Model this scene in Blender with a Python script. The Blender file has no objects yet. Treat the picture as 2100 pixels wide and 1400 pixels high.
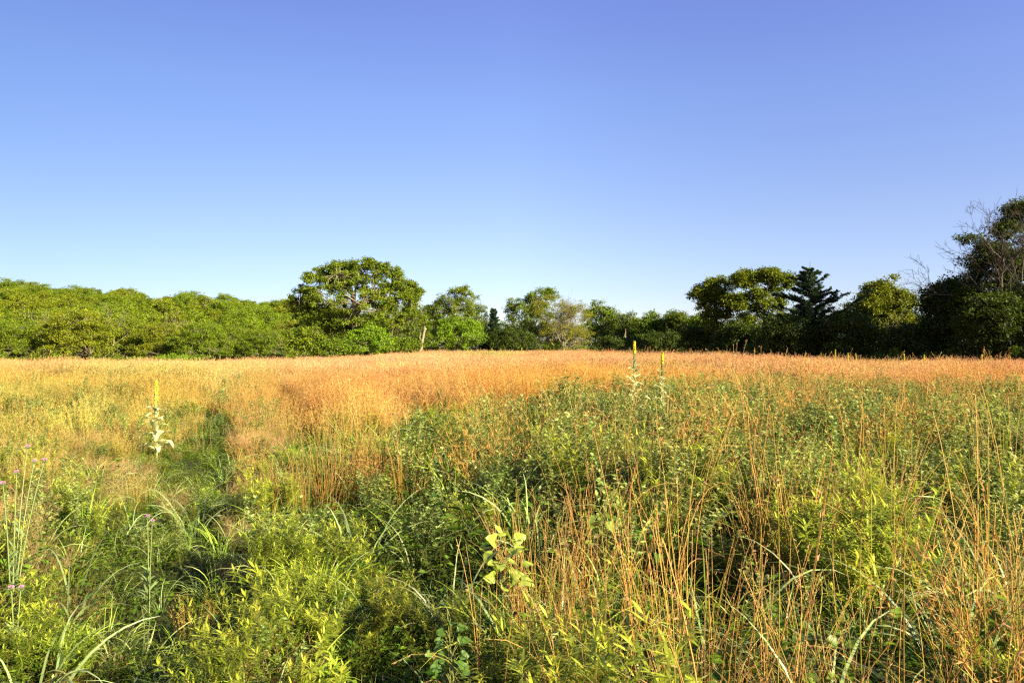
import bpy, math, random
import numpy as np
from mathutils import Vector

R = math.radians
sc = bpy.context.scene
rng = np.random.default_rng(7)

# ------------------------------------------------------------------ camera
EYE = 1.75
F = 1400.0            # focal length in pixels of the 2100 px wide photograph
HOR = 712.0           # row of the horizon
cam_d = bpy.data.cameras.new('camera'); cam = bpy.data.objects.new('camera', cam_d)
sc.collection.objects.link(cam); sc.camera = cam
cam_d.lens = 24.0; cam_d.sensor_width = 36.0
cam_d.clip_start = 0.05; cam_d.clip_end = 6000
cam.location = (0, 0, EYE); cam.rotation_euler = (R(90.0) + math.atan((HOR-700)/F), 0, 0)

# ------------------------------------------------------------------ light
SUN_EL, SUN_AZ = 24.0, 127.0         # azimuth clockwise from the view direction (+Y)
world = bpy.data.worlds.new('World'); sc.world = world; world.use_nodes = True
wn, wl = world.node_tree.nodes, world.node_tree.links
wn.clear()
sky = wn.new('ShaderNodeTexSky'); sky.sky_type = 'NISHITA'; sky.sun_disc = False
sky.sun_elevation = R(SUN_EL); sky.sun_rotation = R(SUN_AZ)
sky.air_density = 1.0; sky.dust_density = 0.6; sky.ozone_density = 2.0; sky.altitude = 300
bg = wn.new('ShaderNodeBackground'); bg.inputs['Strength'].default_value = 0.051
out = wn.new('ShaderNodeOutputWorld')
geo = wn.new('ShaderNodeNewGeometry')
sep = wn.new('ShaderNodeSeparateXYZ'); wl.new(geo.outputs['Incoming'], sep.inputs[0])
neg = wn.new('ShaderNodeMath'); neg.operation = 'MULTIPLY'; neg.inputs[1].default_value = -1.0
wl.new(sep.outputs['Z'], neg.inputs[0])
ramp = wn.new('ShaderNodeValToRGB'); wl.new(neg.outputs[0], ramp.inputs[0])
SKY_TINT = [(0.0, (.95, .93, 1.06)), (.08, (.92, .88, 1.03)), (.177, (1.0, .91, 1.03)), (.338, (1.04, .98, 1.24)), (.438, (1.02, .92, 1.32))]
SIDE_TINT = [(0.0, (.63, .67, .70)), (.5, (1, 1, 1)), (1.0, (.95, .93, 1.0))]
while len(ramp.color_ramp.elements) < len(SKY_TINT): ramp.color_ramp.elements.new(0.5)
for e, (p, c) in zip(ramp.color_ramp.elements, SKY_TINT):
    e.position = p; e.color = (*c, 1)
mr = wn.new('ShaderNodeMapRange'); mr.inputs['From Min'].default_value = .58; mr.inputs['From Max'].default_value = -.58
wl.new(sep.outputs['X'], mr.inputs['Value'])
ramp2 = wn.new('ShaderNodeValToRGB'); wl.new(mr.outputs[0], ramp2.inputs[0]); ramp2.color_ramp.elements.new(.5)
for e, (p, c) in zip(ramp2.color_ramp.elements, SIDE_TINT):
    e.position = p; e.color = (*c, 1)
mul2 = wn.new('ShaderNodeMix'); mul2.data_type = 'RGBA'; mul2.blend_type = 'MULTIPLY'; mul2.inputs['Factor'].default_value = 1.0
wl.new(ramp.outputs[0], mul2.inputs[6]); wl.new(ramp2.outputs[0], mul2.inputs[7])
mulc = wn.new('ShaderNodeMix'); mulc.data_type = 'RGBA'; mulc.blend_type = 'MULTIPLY'
mulc.inputs['Factor'].default_value = 1.0
wl.new(sky.outputs[0], mulc.inputs[6]); wl.new(mul2.outputs[2], mulc.inputs[7])
wl.new(mulc.outputs[2], bg.inputs['Color']); wl.new(bg.outputs[0], out.inputs[0])

sun_d = bpy.data.lights.new('sun', 'SUN'); sun_d.energy = 5.0; sun_d.angle = R(0.5)
sun_d.color = (1.0, 0.87, 0.61)
sun = bpy.data.objects.new('sun', sun_d); sc.collection.objects.link(sun)
az, el = R(SUN_AZ), R(SUN_EL)
sdir = Vector((math.sin(az)*math.cos(el), math.cos(az)*math.cos(el), math.sin(el)))
sun.rotation_euler = sdir.to_track_quat('Z', 'Y').to_euler(); sun.location = sdir*100

sc.view_settings.view_transform = 'Standard'; sc.view_settings.look = 'None'
sc.view_settings.exposure = 1.96; sc.view_settings.gamma = 1.0
sc.render.engine = 'CYCLES'
cy = sc.cycles
cy.use_denoising = False
cy.max_bounces = 6; cy.diffuse_bounces = 2; cy.glossy_bounces = 2; cy.transmission_bounces = 3
cy.transparent_max_bounces = 4; cy.sample_clamp_indirect = 4.0
cy.use_adaptive_sampling = False
cy.pixel_filter_type = 'BLACKMAN_HARRIS'; cy.filter_width = 1.3

# ------------------------------------------------------------------ maths
def sst(x): x = np.clip(x, 0, 1); return x*x*(3-2*x)
def nz(x, y, s, k=0):
    """cheap smooth noise, -1..1"""
    x = np.asarray(x)/s; y = np.asarray(y)/s
    return (np.sin(1.3*x+2.1*y+k)+np.sin(2.3*x-1.1*y+1.7*k+1.3)+np.sin(-0.7*x+3.1*y+2.9*k)+np.sin(3.9*x+0.6*y+.3*k+4))/4

RUT_A = np.array([(-12.5,30),(-10.2,24),(-7.2,16),(-4.96,11.2),(-3.6,7.8),(-2.6,5.5),(-1.9,3.5),(-1.4,1.5)])
RUT_B = np.array([(-9.8,30),(-7.9,24),(-5.3,16),(-3.3,11.2),(-1.95,7.5),(-1.0,5.2),(-0.55,3.9),(-0.3,2.0)])
def dist_poly(x, y, P):
    x = np.asarray(x, float); y = np.asarray(y, float)
    best = np.full(x.shape, 1e9)
    for a, b in zip(P[:-1], P[1:]):
        d = b-a; t = np.clip(((x-a[0])*d[0]+(y-a[1])*d[1])/(d@d), 0, 1)
        best = np.minimum(best, np.hypot(x-a[0]-t*d[0], y-a[1]-t*d[1]))
    return best

def ground(x, y):
    x = np.asarray(x, float); y = np.asarray(y, float)
    u = x/np.maximum(y, 25.0)
    z = 0.12*sst((y-22)/40)*np.exp(-((u-0.08)/0.33)**2)
    z = z - 1.3*sst((y-20)/65)*sst((-u-0.08)/0.35)
    z = z - 0.2*sst((y-18)/20)*sst((u-0.35)/0.3)
    # wooded hill on the left
    hm = np.interp(u, [-1.2, -0.75, -0.5, -0.33, -0.2, -0.05], [19, 17.2, 13.4, 10.6, 5, 0])
    z = z + hm*sst((y-84)/150)
    z = z - 0.10*np.exp(-(dist_poly(x, y, RUT_A)/0.5)**2) - 0.08*np.exp(-(dist_poly(x, y, RUT_B)/0.4)**2)
    z = z + 0.05*nz(x, y, 1.3)*np.exp(-np.maximum(y, 0)/30) + 0.08*nz(x, y, 7.0, 2)*sst(y/10)
    return z

def at(px, D):                       # ground point below a column of the photograph at depth D
    x = (px-1050)/F*D
    return x, D, float(ground(x, D))
def zof(py, D): return EYE + (HOR-py)/F*D

# ------------------------------------------------------------------ mesh accumulator
ALB = .88
class MB:
    def __init__(s): s.v=[]; s.loops=[]; s.sizes=[]; s.c=[]; s.m=[]; s.n=0
    def add(s, V, Fc, C, mat=0):
        V = np.asarray(V, np.float32).reshape(-1, 3); Fc = np.asarray(Fc, np.int32)
        s.v.append(V); s.loops.append((Fc+s.n).ravel()); s.sizes.append(np.full(len(Fc), Fc.shape[1], np.int32))
        C = np.asarray(C, np.float32)*ALB
        if C.ndim == 1: C = np.tile(C, (len(V), 1))
        s.c.append(C.reshape(-1, 3)); s.m.append(np.full(len(Fc), mat, np.int32)); s.n += len(V)
    def mesh(s, name, mats, smooth=False):
        me = bpy.data.meshes.new(name)
        V = np.concatenate(s.v); L = np.concatenate(s.loops); S = np.concatenate(s.sizes); C = np.concatenate(s.c)
        me.vertices.add(len(V)); me.vertices.foreach_set('co', V.ravel())
        me.loops.add(len(L)); me.loops.foreach_set('vertex_index', L)
        me.polygons.add(len(S)); st = np.concatenate([[0], np.cumsum(S)[:-1]]).astype(np.int32)
        me.polygons.foreach_set('loop_start', st)
        me.polygons.foreach_set('material_index', np.concatenate(s.m))
        if smooth: me.polygons.foreach_set('use_smooth', np.ones(len(S), bool))
        at_ = me.attributes.new('Col', 'FLOAT_COLOR', 'POINT')
        at_.data.foreach_set('color', np.concatenate([C, np.ones((len(C), 1), np.float32)], 1).ravel())
        me.update(calc_edges=True)
        for m in (mats if isinstance(mats, (list, tuple)) else [mats]): me.materials.append(m)
        return me
    def obj(s, name, mats, parent=None, smooth=False, link=True):
        o = bpy.data.objects.new(name, s.mesh(name, mats, smooth))
        if link: sc.collection.objects.link(o)
        if parent is not None: o.parent = parent
        return o

def norm(a): return a/np.maximum(np.linalg.norm(a, axis=-1, keepdims=True), 1e-9)
def colramp(c0, c1, t):
    return np.asarray(c0)+(np.asarray(c1)-np.asarray(c0))*np.asarray(t)[..., None]

def strips(g, P, S, W, C, mat=0):
    """P (N,K,3) centre lines, S (N,K,3) or (N,1,3) side vectors, W (N,K) widths, C (N,K,3)"""
    N, K = P.shape[:2]; H = (W/2)[..., None]*S
    V = np.stack([P-H, P+H], 2)                       # N,K,2,3
    i = np.arange(N)[:, None]*2*K + np.arange(K-1)[None]*2
    Fc = np.stack([i, i+1, i+3, i+2], -1).reshape(-1, 4)
    g.add(V, Fc, np.repeat(C[:, :, None, :], 2, 2), mat)

def tubes(g, P, Rr, C, sides=3, mat=0):
    P = np.asarray(P, float); N, K = P.shape[:2]
    T = norm(np.gradient(P, axis=1))
    ref = np.zeros_like(T); ref[..., 0] = .31; ref[..., 1] = .95
    m = np.abs((T*ref).sum(-1)) > .9; ref[m] = (0.9, -.2, .3)
    A = norm(np.cross(T, ref)); B = np.cross(T, A)
    ang = np.arange(sides)*2*math.pi/sides
    V = P[:, :, None] + Rr[:, :, None, None]*(A[:, :, None]*np.cos(ang)[:, None]+B[:, :, None]*np.sin(ang)[:, None])
    base = (np.arange(N)[:, None]*K + np.arange(K-1)[None])[..., None]*sides
    j = np.arange(sides); jn = (j+1) % sides
    Fc = np.stack([base+j, base+jn, base+sides+jn, base+sides+j], -1).reshape(-1, 4)
    C = np.asarray(C, float)
    if C.ndim == 1: C = np.broadcast_to(C, (N, K, 3))
    g.add(V, Fc, np.repeat(C[:, :, None, :], sides, 2), mat)

def arcs(base, azi, lean, curve, length, K, pw=1.4, wob=0.0, r=rng):
    """centre lines rising from base, leaning and curving over; N,K,3"""
    N = len(azi); t = np.linspace(0, 1, K)
    th = lean[:, None]+curve[:, None]*t[None]**pw
    az2 = azi[:, None]+wob*np.cumsum(r.normal(0, 1, (N, K)), 1)/K
    d = np.stack([np.cos(az2)*np.sin(th), np.sin(az2)*np.sin(th), np.cos(th)], -1)
    seg = (length/(K-1))[:, None, None]*d
    P = base[:, None]+np.concatenate([np.zeros((N, 1, 3)), np.cumsum(seg[:, :-1], 1)], 1)
    return P, d

def blades(g, base, azi, lean, curve, length, width, K, c0, c1, prof='blade', pw=1.4, wob=.3, mat=0, r=rng, tw=.9):
    P, d = arcs(base, azi, lean, curve, length, K, pw, wob, r)
    N = len(azi); t = np.linspace(0, 1, K)
    side = norm(np.cross(d, np.array([0, 0, 1.0])+1e-3*r.normal(size=(N, 1, 3))))
    a = r.uniform(-tw, tw, (N, 1, 1)) + t[None, :, None]*r.uniform(-.8, .8, (N, 1, 1))
    side = side*np.cos(a)+np.cross(d, side)*np.sin(a)
    if prof == 'blade': w = np.minimum(1, .55+t*2)*(1-t**2.2)+.03
    elif prof == 'leaf': w = np.sin(np.pi*np.clip(t*.93+.07, 0, 1))**.8+.02
    else: w = 1-.7*t
    C = colramp(c0, c1, np.broadcast_to(t, (N, K)))*r.uniform(.78, 1.22, (N, 1, 1))
    strips(g, P, side, width[:, None]*w[None], C, mat)
    return P, d

def leaves(g, p, d, n, L, W, C, fold=.35, mat=0):
    """two-triangle folded leaves"""
    s = norm(np.cross(d, n)); n2 = np.cross(s, d)
    L = np.asarray(L)[:, None]; W = np.asarray(W)[:, None]
    m = p+d*L*.45+n2*W*fold*.5
    V = np.stack([p, m+s*W*.5, p+d*L, m-s*W*.5], 1); N = len(p)
    V[:, 0] -= n2*0; V[:, 2] -= n2*W*.2
    i = np.arange(N)[:, None]*4
    Fc = np.concatenate([i+np.array([[0, 1, 2]]), i+np.array([[0, 2, 3]])], 0)
    g.add(V, Fc, np.repeat(C[:, None], 4, 1), mat)

def rdir(n, r=rng): return norm(r.normal(size=(n, 3)))
def vj(c, n, r=rng, s=.15):           # jittered colours
    c = np.asarray(c); return np.clip(c[None]*(1+r.normal(0, s, (n, 1)))*(1+r.normal(0, s*.4, (n, 3))), .002, 1)

# ------------------------------------------------------------------ materials
def leaf_mat(name, trans=.35, rough=.5, spec=.35, inst=False, tint=(1, 1, 1), tcol=(1.15, 1.1, .6)):
    m = bpy.data.materials.new(name); m.use_nodes = True
    n, l = m.node_tree.nodes, m.node_tree.links; n.clear()
    a = n.new('ShaderNodeAttribute'); a.attribute_name = 'Col'
    col = a.outputs['Color']
    def mul(x, y=None, val=None):
        k = n.new('ShaderNodeMix'); k.data_type = 'RGBA'; k.blend_type = 'MULTIPLY'; k.inputs['Factor'].default_value = 1
        l.new(x, k.inputs[6])
        if y is not None: l.new(y, k.inputs[7])
        else: k.inputs[7].default_value = (*val, 1)
        return k.outputs[2]
    if inst:
        b = n.new('ShaderNodeAttribute'); b.attribute_type = 'INSTANCER'; b.attribute_name = 'itint'
        col = mul(col, b.outputs['Color'])
    if tint != (1, 1, 1): col = mul(col, val=tint)
    p = n.new('ShaderNodeBsdfPrincipled'); p.inputs['Roughness'].default_value = rough
    p.inputs['Specular IOR Level'].default_value = spec
    l.new(col, p.inputs['Base Color'])
    o = n.new('ShaderNodeOutputMaterial')
    if trans > 0:
        t = n.new('ShaderNodeBsdfTranslucent'); l.new(mul(col, val=tcol), t.inputs['Color'])
        x = n.new('ShaderNodeMixShader'); x.inputs[0].default_value = trans
        l.new(p.outputs[0], x.inputs[1]); l.new(t.outputs[0], x.inputs[2]); l.new(x.outputs[0], o.inputs[0])
    else: l.new(p.outputs[0], o.inputs[0])
    return m

def bark_mat(name, c0, c1, scale=6.0):
    m = bpy.data.materials.new(name); m.use_nodes = True
    n, l = m.node_tree.nodes, m.node_tree.links
    p = n['Principled BSDF']; p.inputs['Roughness'].default_value = .9; p.inputs['Specular IOR Level'].default_value = .2
    tc = n.new('ShaderNodeTexCoord'); mp = n.new('ShaderNodeMapping'); mp.inputs['Scale'].default_value = (scale, scale, scale*.35)
    nt = n.new('ShaderNodeTexNoise'); nt.inputs['Scale'].default_value = 1.0; nt.inputs['Detail'].default_value = 6
    cr = n.new('ShaderNodeValToRGB'); cr.color_ramp.elements[0].position = .35; cr.color_ramp.elements[1].position = .65
    cr.color_ramp.elements[0].color = (*c0, 1); cr.color_ramp.elements[1].color = (*c1, 1)
    l.new(tc.outputs['Object'], mp.inputs[0]); l.new(mp.outputs[0], nt.inputs[0]); l.new(nt.outputs[0], cr.inputs[0])
    l.new(cr.outputs[0], p.inputs['Base Color'])
    bp = n.new('ShaderNodeBump'); bp.inputs['Strength'].default_value = .6; bp.inputs['Distance'].default_value = .03
    l.new(nt.outputs[0], bp.inputs['Height']); l.new(bp.outputs[0], p.inputs['Normal'])
    return m

M_tree = leaf_mat('tree_leaves', .30, .55, .15)
M_conif = leaf_mat('cedar_needles', .15, .6, .2)
M_bark = bark_mat('oak_bark', (.09, .075, .045), (.24, .20, .12))
M_pale = bark_mat('dead_wood', (.14, .12, .065), (.29, .25, .14))
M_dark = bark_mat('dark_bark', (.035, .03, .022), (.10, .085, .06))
M_plant = leaf_mat('plant_leaves', .35, .45, .4)
M_felt = leaf_mat('felted_leaves', .4, .95, .05, tcol=(1.05, 1.05, .8))
M_petal = leaf_mat('petals', .35, .6, .2, tcol=(1.1, 1, 1))
M_igrass = leaf_mat('grass_blades', .33, .4, .3, inst=True)
M_idry = leaf_mat('dry_grass', .30, .7, .1, inst=True, tcol=(1.15, 1.0, .7))
M_iforb = leaf_mat('forb_leaves', .36, .5, .16, inst=True)

def tag(o, label=None, cat=None, group=None, kind=None):
    if label: o['label'] = label
    if cat: o['category'] = cat
    if group: o['group'] = group
    if kind: o['kind'] = kind
    return o
def empty(name, loc, rz=0.0):
    o = bpy.data.objects.new(name, None); sc.collection.objects.link(o)
    o.location = loc; o.rotation_euler = (0, 0, rz); o.empty_display_size = .3
    return o
def children(o): return [c for c in bpy.data.objects if c.parent == o]
KIDS = {}
def copy_tree(root, loc, rz=0.0, scale=1.0):
    if root.name not in KIDS: KIDS[root.name] = [(c, children(c)) for c in children(root)]
    r = root.copy(); sc.collection.objects.link(r)
    r.location = loc; r.rotation_euler = (0, 0, rz)
    r.scale = scale if isinstance(scale, (tuple, list)) else (scale,)*3
    for c, gs in KIDS[root.name]:
        k = c.copy(); sc.collection.objects.link(k); k.parent = r
        for gch in gs:
            q = gch.copy(); sc.collection.objects.link(q); q.parent = k
    return r

# ------------------------------------------------------------------ terrain
def terrain():
    ys = np.concatenate([np.linspace(-40, 0, 9), np.arange(.25, 14, .25), np.arange(14, 40, .8), np.arange(40, 130, 3),
                         np.geomspace(130, 3000, 34)])
    us = np.linspace(-1, 1, 141)
    X = np.zeros((len(ys), len(us)))
    for i, y in enumerate(ys): X[i] = us*(max(y, 0)*1.5+22)
    Y = np.repeat(ys[:, None], len(us), 1)
    Z = ground(X, Y)
    V = np.stack([X, Y, Z], -1); a, b = V.shape[:2]
    i = (np.arange(a-1)[:, None]*b+np.arange(b-1)[None])
    Fc = np.stack([i, i+1, i+b+1, i+b], -1).reshape(-1, 4)
    m = bpy.data.materials.new('soil_and_thatch'); m.use_nodes = True
    n, l = m.node_tree.nodes, m.node_tree.links
    p = n['Principled BSDF']; p.inputs['Roughness'].default_value = .95; p.inputs['Specular IOR Level'].default_value = .1
    nt = n.new('ShaderNodeTexNoise'); nt.inputs['Scale'].default_value = 9; nt.inputs['Detail'].default_value = 8
    tc = n.new('ShaderNodeTexCoord'); l.new(tc.outputs['Object'], nt.inputs[0])
    cr = n.new('ShaderNodeValToRGB'); cr.color_ramp.elements[0].position = .38; cr.color_ramp.elements[1].position = .66
    cr.color_ramp.elements[0].color = (.018, .026, .007, 1); cr.color_ramp.elements[1].color = (.05, .05, .016, 1)
    l.new(nt.outputs[0], cr.inputs[0]); l.new(cr.outputs[0], p.inputs['Base Color'])
    bp = n.new('ShaderNodeBump'); bp.inputs['Distance'].default_value = .05; l.new(nt.outputs[0], bp.inputs['Height'])
    l.new(bp.outputs[0], p.inputs['Normal'])
    g = MB(); g.add(V, Fc, (1, 1, 1))
    tag(g.obj('ground', m, smooth=True), kind='structure')
terrain()

# ------------------------------------------------------------------ trees
def bez(a, b, c, K):
    t = np.linspace(0, 1, K)[:, None]
    return (1-t)**2*a+2*t*(1-t)*b+t*t*c

def broadleaf(seed, lobes, trunk_h, trunk_r, n_clump, clump_r=.8, minis=8, per=12, leaf=.17, n_limb=8,
              greens=((.10, .16, .012), (.20, .24, .02)), bark=None, flat=.6, lean=0.0, bare=0.0, skirt=True):
    """returns (trunk MB, crown MB); lobes = (cx,cy,cz,rx,ry,rz,weight) in metres above the base"""
    r = np.random.default_rng(seed)
    lobes = np.array(lobes, float); w = lobes[:, 6]/lobes[:, 6].sum()
    li = r.choice(len(lobes), n_clump, p=w)
    d = rdir(n_clump, r); d[:, 2] = np.where(r.random(n_clump) < .45, np.abs(d[:, 2]), d[:, 2])
    rad = r.uniform(.35, 1, n_clump)**.5*np.where(r.random(n_clump) < .25, r.uniform(1.0, 1.22, n_clump), 1)
    Cc = lobes[li, :3]+d*rad[:, None]*lobes[li, 3:6]
    Cc[:, 2] = np.maximum(Cc[:, 2], .5)
    tw = MB(); cr = MB()
    # trunk
    K = 8; t = np.linspace(0, 1, K)
    tp = np.stack([lean*t*trunk_h+.12*np.cumsum(r.normal(0, 1, K))*trunk_h/20, .1*np.cumsum(r.normal(0, 1, K))*trunk_h/20, t*trunk_h], -1)
    tp -= tp[0]; tp[0, 2] = -.4
    tubes(tw, tp[None], (trunk_r*(1.25-.75*t))[None], (1, 1, 1), 8)
    # limbs to farthest-point targets
    idx = [int(np.argmax(Cc[:, 2]))]; dm = np.linalg.norm(Cc-Cc[idx[0]], axis=1)
    while len(idx) < min(n_limb, n_clump):
        j = int(np.argmax(dm)); idx.append(j); dm = np.minimum(dm, np.linalg.norm(Cc-Cc[j], axis=1))
    nodes = [tp[3:]]; KL = 10; LP = []
    for j in idx:
        tgt = tp[-1]*.1+Cc[j]*.9
        hs = np.clip((tgt[2]-.35*np.hypot(*(tgt-tp[-1])[:2]))/trunk_h, .3, .97)
        s = np.array([np.interp(hs, t, tp[:, k]) for k in range(3)])
        mid = (s+tgt)/2+np.array([0, 0, .12*np.linalg.norm(tgt-s)])+r.normal(0, .08, 3)*np.linalg.norm(tgt-s)
        P = bez(s, mid, tgt, KL)
        P[1:-1] += np.cumsum(r.normal(0, .035, (KL-2, 3)), 0)*np.linalg.norm(tgt-s)*.35
        LP.append(P); nodes.append(P[2:])
    LP = np.array(LP); tl = np.linspace(0, 1, KL)
    tubes(tw, LP, trunk_r*.5*(1-tl*.85)[None]*r.uniform(.7, 1.1, (len(LP), 1)), (1, 1, 1), 5)
    nodes = np.concatenate(nodes)
    # twigs to each clump
    D2 = np.linalg.norm(Cc[:, None]-nodes[None], axis=2)+np.maximum(0, nodes[None, :, 2]-Cc[:, None, 2])*.6
    S = nodes[np.argmin(D2, 1)]
    KT = 6; tt = np.linspace(0, 1, KT)[None, :, None]
    L = np.linalg.norm(Cc-S, axis=1)[:, None, None]
    mid = (S+Cc)[:, None]/2+np.array([0, 0, .15])*L+r.normal(0, .1, (n_clump, 1, 3))*L
    P = (1-tt)**2*S[:, None]+2*tt*(1-tt)*mid+tt*tt*Cc[:, None]
    P[:, 1:-1] += r.normal(0, .03, (n_clump, KT-2, 3))*L
    tubes(tw, P, np.clip(trunk_r*.16, .018, .07)*(1-.7*np.linspace(0, 1, KT))[None]*np.ones((n_clump, 1)), (1, 1, 1), 4)
    # mini clusters
    cl_r = clump_r*r.uniform(.45, 1.25, n_clump)
    Mi = np.repeat(np.arange(n_clump), minis)
    off = rdir(len(Mi), r)*r.random((len(Mi), 1))**.4*cl_r[Mi][:, None]; off[:, 2] *= flat
    Mc = Cc[Mi]+off; Mc[:, 2] = np.maximum(Mc[:, 2], .15)
    P = np.stack([Cc[Mi]-off*.1, (Cc[Mi]+Mc)/2+r.normal(0, .05, Mc.shape), Mc], 1)
    tubes(tw, P, np.tile(np.array([.016, .011, .006]), (len(P), 1)), (1, 1, 1), 3)
    # leaves
    alive = r.random(n_clump) >= bare
    keep = alive[Mi]; Mk = Mc[keep]; ck = Mi[keep]
    Li = np.repeat(np.arange(len(Mk)), per); N = len(Li)
    mr = clump_r*.42
    o = rdir(N, r)*r.random((N, 1))**.45*mr; o[:, 2] *= .62
    p = Mk[Li]+o; p[:, 2] = np.maximum(p[:, 2], .05)
    dd = norm(o/mr+rdir(N, r)*.9+np.array([0, 0, -.15]))
    nn = norm(np.array([0, 0, 1.0])+rdir(N, r)*.75)
    hue = r.random(n_clump)[ck[Li]]*.55+r.random(N)*.45
    C = colramp(greens[0], greens[1], hue)*r.uniform(.75, 1.25, (N, 1))
    leaves(cr, p, dd, nn, leaf*r.uniform(.7, 1.3, N), leaf*.62*r.uniform(.8, 1.2, N), C)
    return tw, cr

def put_tree(name, px, D, mbs, bark, label, group=None, cat='tree', rz=0.0, leafm=None):
    x, y, z = at(px, D)
    t = empty(name, (x, y, z), rz)
    mbs[0].obj('trunk', bark, t)
    if mbs[1].n: mbs[1].obj('crown', leafm or M_tree, t)
    return tag(t, label, cat, group)

OAK = ((.085, .145, .007), (.23, .29, .016))
BRIGHT = ((.11, .22, .008), (.23, .36, .015))
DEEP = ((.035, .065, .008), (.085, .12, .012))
MID = ((.08, .15, .008), (.19, .26, .015))

def m_(px, D): return px/F*D          # photo pixels to metres at depth D
# large oak, lobes written in photo pixels relative to its base column
def lob(D, base_px, zb, rows):
    o = []
    for (px, py, rx, rz, w) in rows:
        o.append(((px-base_px)/F*D, rng.uniform(-.3, .3)*rx/F*D, zof(py, D)-zb, rx/F*D, rx/F*D*.9, rz/F*D, w))
    return o

D = 72; bx = 725; zb = at(bx, D)[2]
put_tree('oak_tree', bx, D, broadleaf(11, lob(D, bx, zb, [
    (622, 625, 30, 42, 9), (650, 578, 32, 30, 11), (697, 556, 36, 22, 12), (755, 550, 38, 18, 12), (798, 572, 30, 26, 10), (838, 602, 26, 26, 9),
    (725, 628, 92, 66, 36), (640, 650, 42, 40, 8), (845, 655, 26, 34, 5), (715, 600, 34, 34, 4), (760, 600, 40, 30, 5), (815, 600, 32, 30, 8), (830, 630, 30, 34, 7), (700, 660, 60, 40, 14), (790, 655, 50, 40, 11),
    (650, 680, 55, 40, 14), (735, 690, 70, 30, 10)]), zof(600, D)-zb, .42, 700, .56, 8, 13, .19, 13, OAK), M_bark,
    'large spreading oak with airy crown and pale limbs, tallest tree left of centre')
def simple(name, px, D, top, rx, seed, label, greens=MID, bark=M_bark, extra=(), bottom=720, n=110, group=None, bare=0.0, leaf=.17, per=12, cr=.7, cat='tree', minis=8):
    zb = at(px, D)[2]
    cy_ = (top+bottom)/2; rz = (bottom-top)/2*.92
    rows = [(px, cy_, rx*.85, rz, 6), (px-rx*.35, cy_-rz*.25, rx*.55, rz*.6, 3), (px+rx*.4, cy_-rz*.1, rx*.55, rz*.6, 3), (px, cy_+rz*.4, rx, rz*.55, 4)]+list(extra)
    H = zof(top, D)-zb
    return put_tree(name, px, D, broadleaf(seed, lob(D, px, zb, rows), H*.7, H*.028, int(n*1.45), cr, minis, per, leaf*1.08, 8, greens, bare=bare), bark, label, group, cat)

simple('sapling', 760, 68, 662, 46, 21, 'bright green leafy sapling growing against the front of the large oak', BRIGHT, bottom=738, n=60)
simple('shrub', 690, 67, 690, 36, 22, 'low green shrub at the foot of the large oak, left of the bright sapling', MID, bottom=740, n=40, cat='shrub')
simple('shrub', 625, 66, 668, 36, 23, 'olive shrub under the left edge of the large oak', OAK, bottom=742, n=55, cat='shrub')
simple('shrub', 830, 72, 690, 36, 24, 'rounded green shrub between the large oak and the broken trunk', MID, bottom=733, n=45, cat='shrub')
simple('oak_tree', 930, 86, 590, 48, 31, 'medium oak with lumpy crown right of the broken dead trunk', OAK, n=120, extra=[(945, 605, 26, 20, 4), (905, 640, 30, 24, 3)])
simple('airy_tree', 976, 90, 598, 26, 32, 'thin airy tree just right of the medium oak, sky showing through', MID, n=60, per=8)
simple('leafy_tree', 942, 80, 645, 52, 33, 'bright yellow green low tree in front of the medium oak', BRIGHT, bottom=722, n=100)
simple('oak_tree', 1085, 88, 597, 55, 34, 'dark limbed oak immediately left of the half dead tree', MID, n=130, extra=[(1110, 610, 30, 20, 4)])
simple('leafy_tree', 1232, 88, 615, 38, 35, 'narrow topped green tree immediately right of the half dead tree', MID, n=90)
for k, (px, top, rx, D, s, lb) in enumerate([
    (1290, 634, 40, 84, 41, 'small green tree in the gap, behind the pale standing stem'),
    (1345, 637, 42, 80, 42, 'small rounded tree in the middle of the low tree row'),
    (1395, 632, 40, 78, 43, 'small tree with bumpy top near right end of the low tree row'),
    (1437, 640, 34, 74, 44, 'small dark tree at the left foot of the tall right group')]):
    simple('leafy_tree', px, D, top, rx, s, lb, MID if k % 2 else ((.07, .12, .012), (.16, .2, .02)), M_dark, n=80, bottom=722)
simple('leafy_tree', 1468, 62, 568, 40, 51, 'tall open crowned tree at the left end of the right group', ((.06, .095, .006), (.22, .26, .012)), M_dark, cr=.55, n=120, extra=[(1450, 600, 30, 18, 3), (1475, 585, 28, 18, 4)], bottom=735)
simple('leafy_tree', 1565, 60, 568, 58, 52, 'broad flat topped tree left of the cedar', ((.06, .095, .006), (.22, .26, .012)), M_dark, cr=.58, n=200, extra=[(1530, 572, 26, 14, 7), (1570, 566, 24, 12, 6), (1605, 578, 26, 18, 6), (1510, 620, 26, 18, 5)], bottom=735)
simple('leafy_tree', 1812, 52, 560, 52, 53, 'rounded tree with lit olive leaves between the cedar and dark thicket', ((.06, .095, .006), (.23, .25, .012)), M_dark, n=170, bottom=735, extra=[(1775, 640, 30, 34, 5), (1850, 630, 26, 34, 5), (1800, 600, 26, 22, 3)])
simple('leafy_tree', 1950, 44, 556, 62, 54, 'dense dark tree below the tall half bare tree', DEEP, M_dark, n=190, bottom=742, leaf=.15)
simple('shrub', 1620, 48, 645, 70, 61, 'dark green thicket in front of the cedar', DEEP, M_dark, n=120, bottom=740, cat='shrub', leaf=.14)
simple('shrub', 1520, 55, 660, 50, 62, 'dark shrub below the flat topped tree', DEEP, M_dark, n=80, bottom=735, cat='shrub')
simple('shrub', 1740, 46, 638, 60, 63, 'dark shrub under the cedar boughs on the right', DEEP, M_dark, n=100, bottom=742, cat='shrub', leaf=.14)
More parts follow.
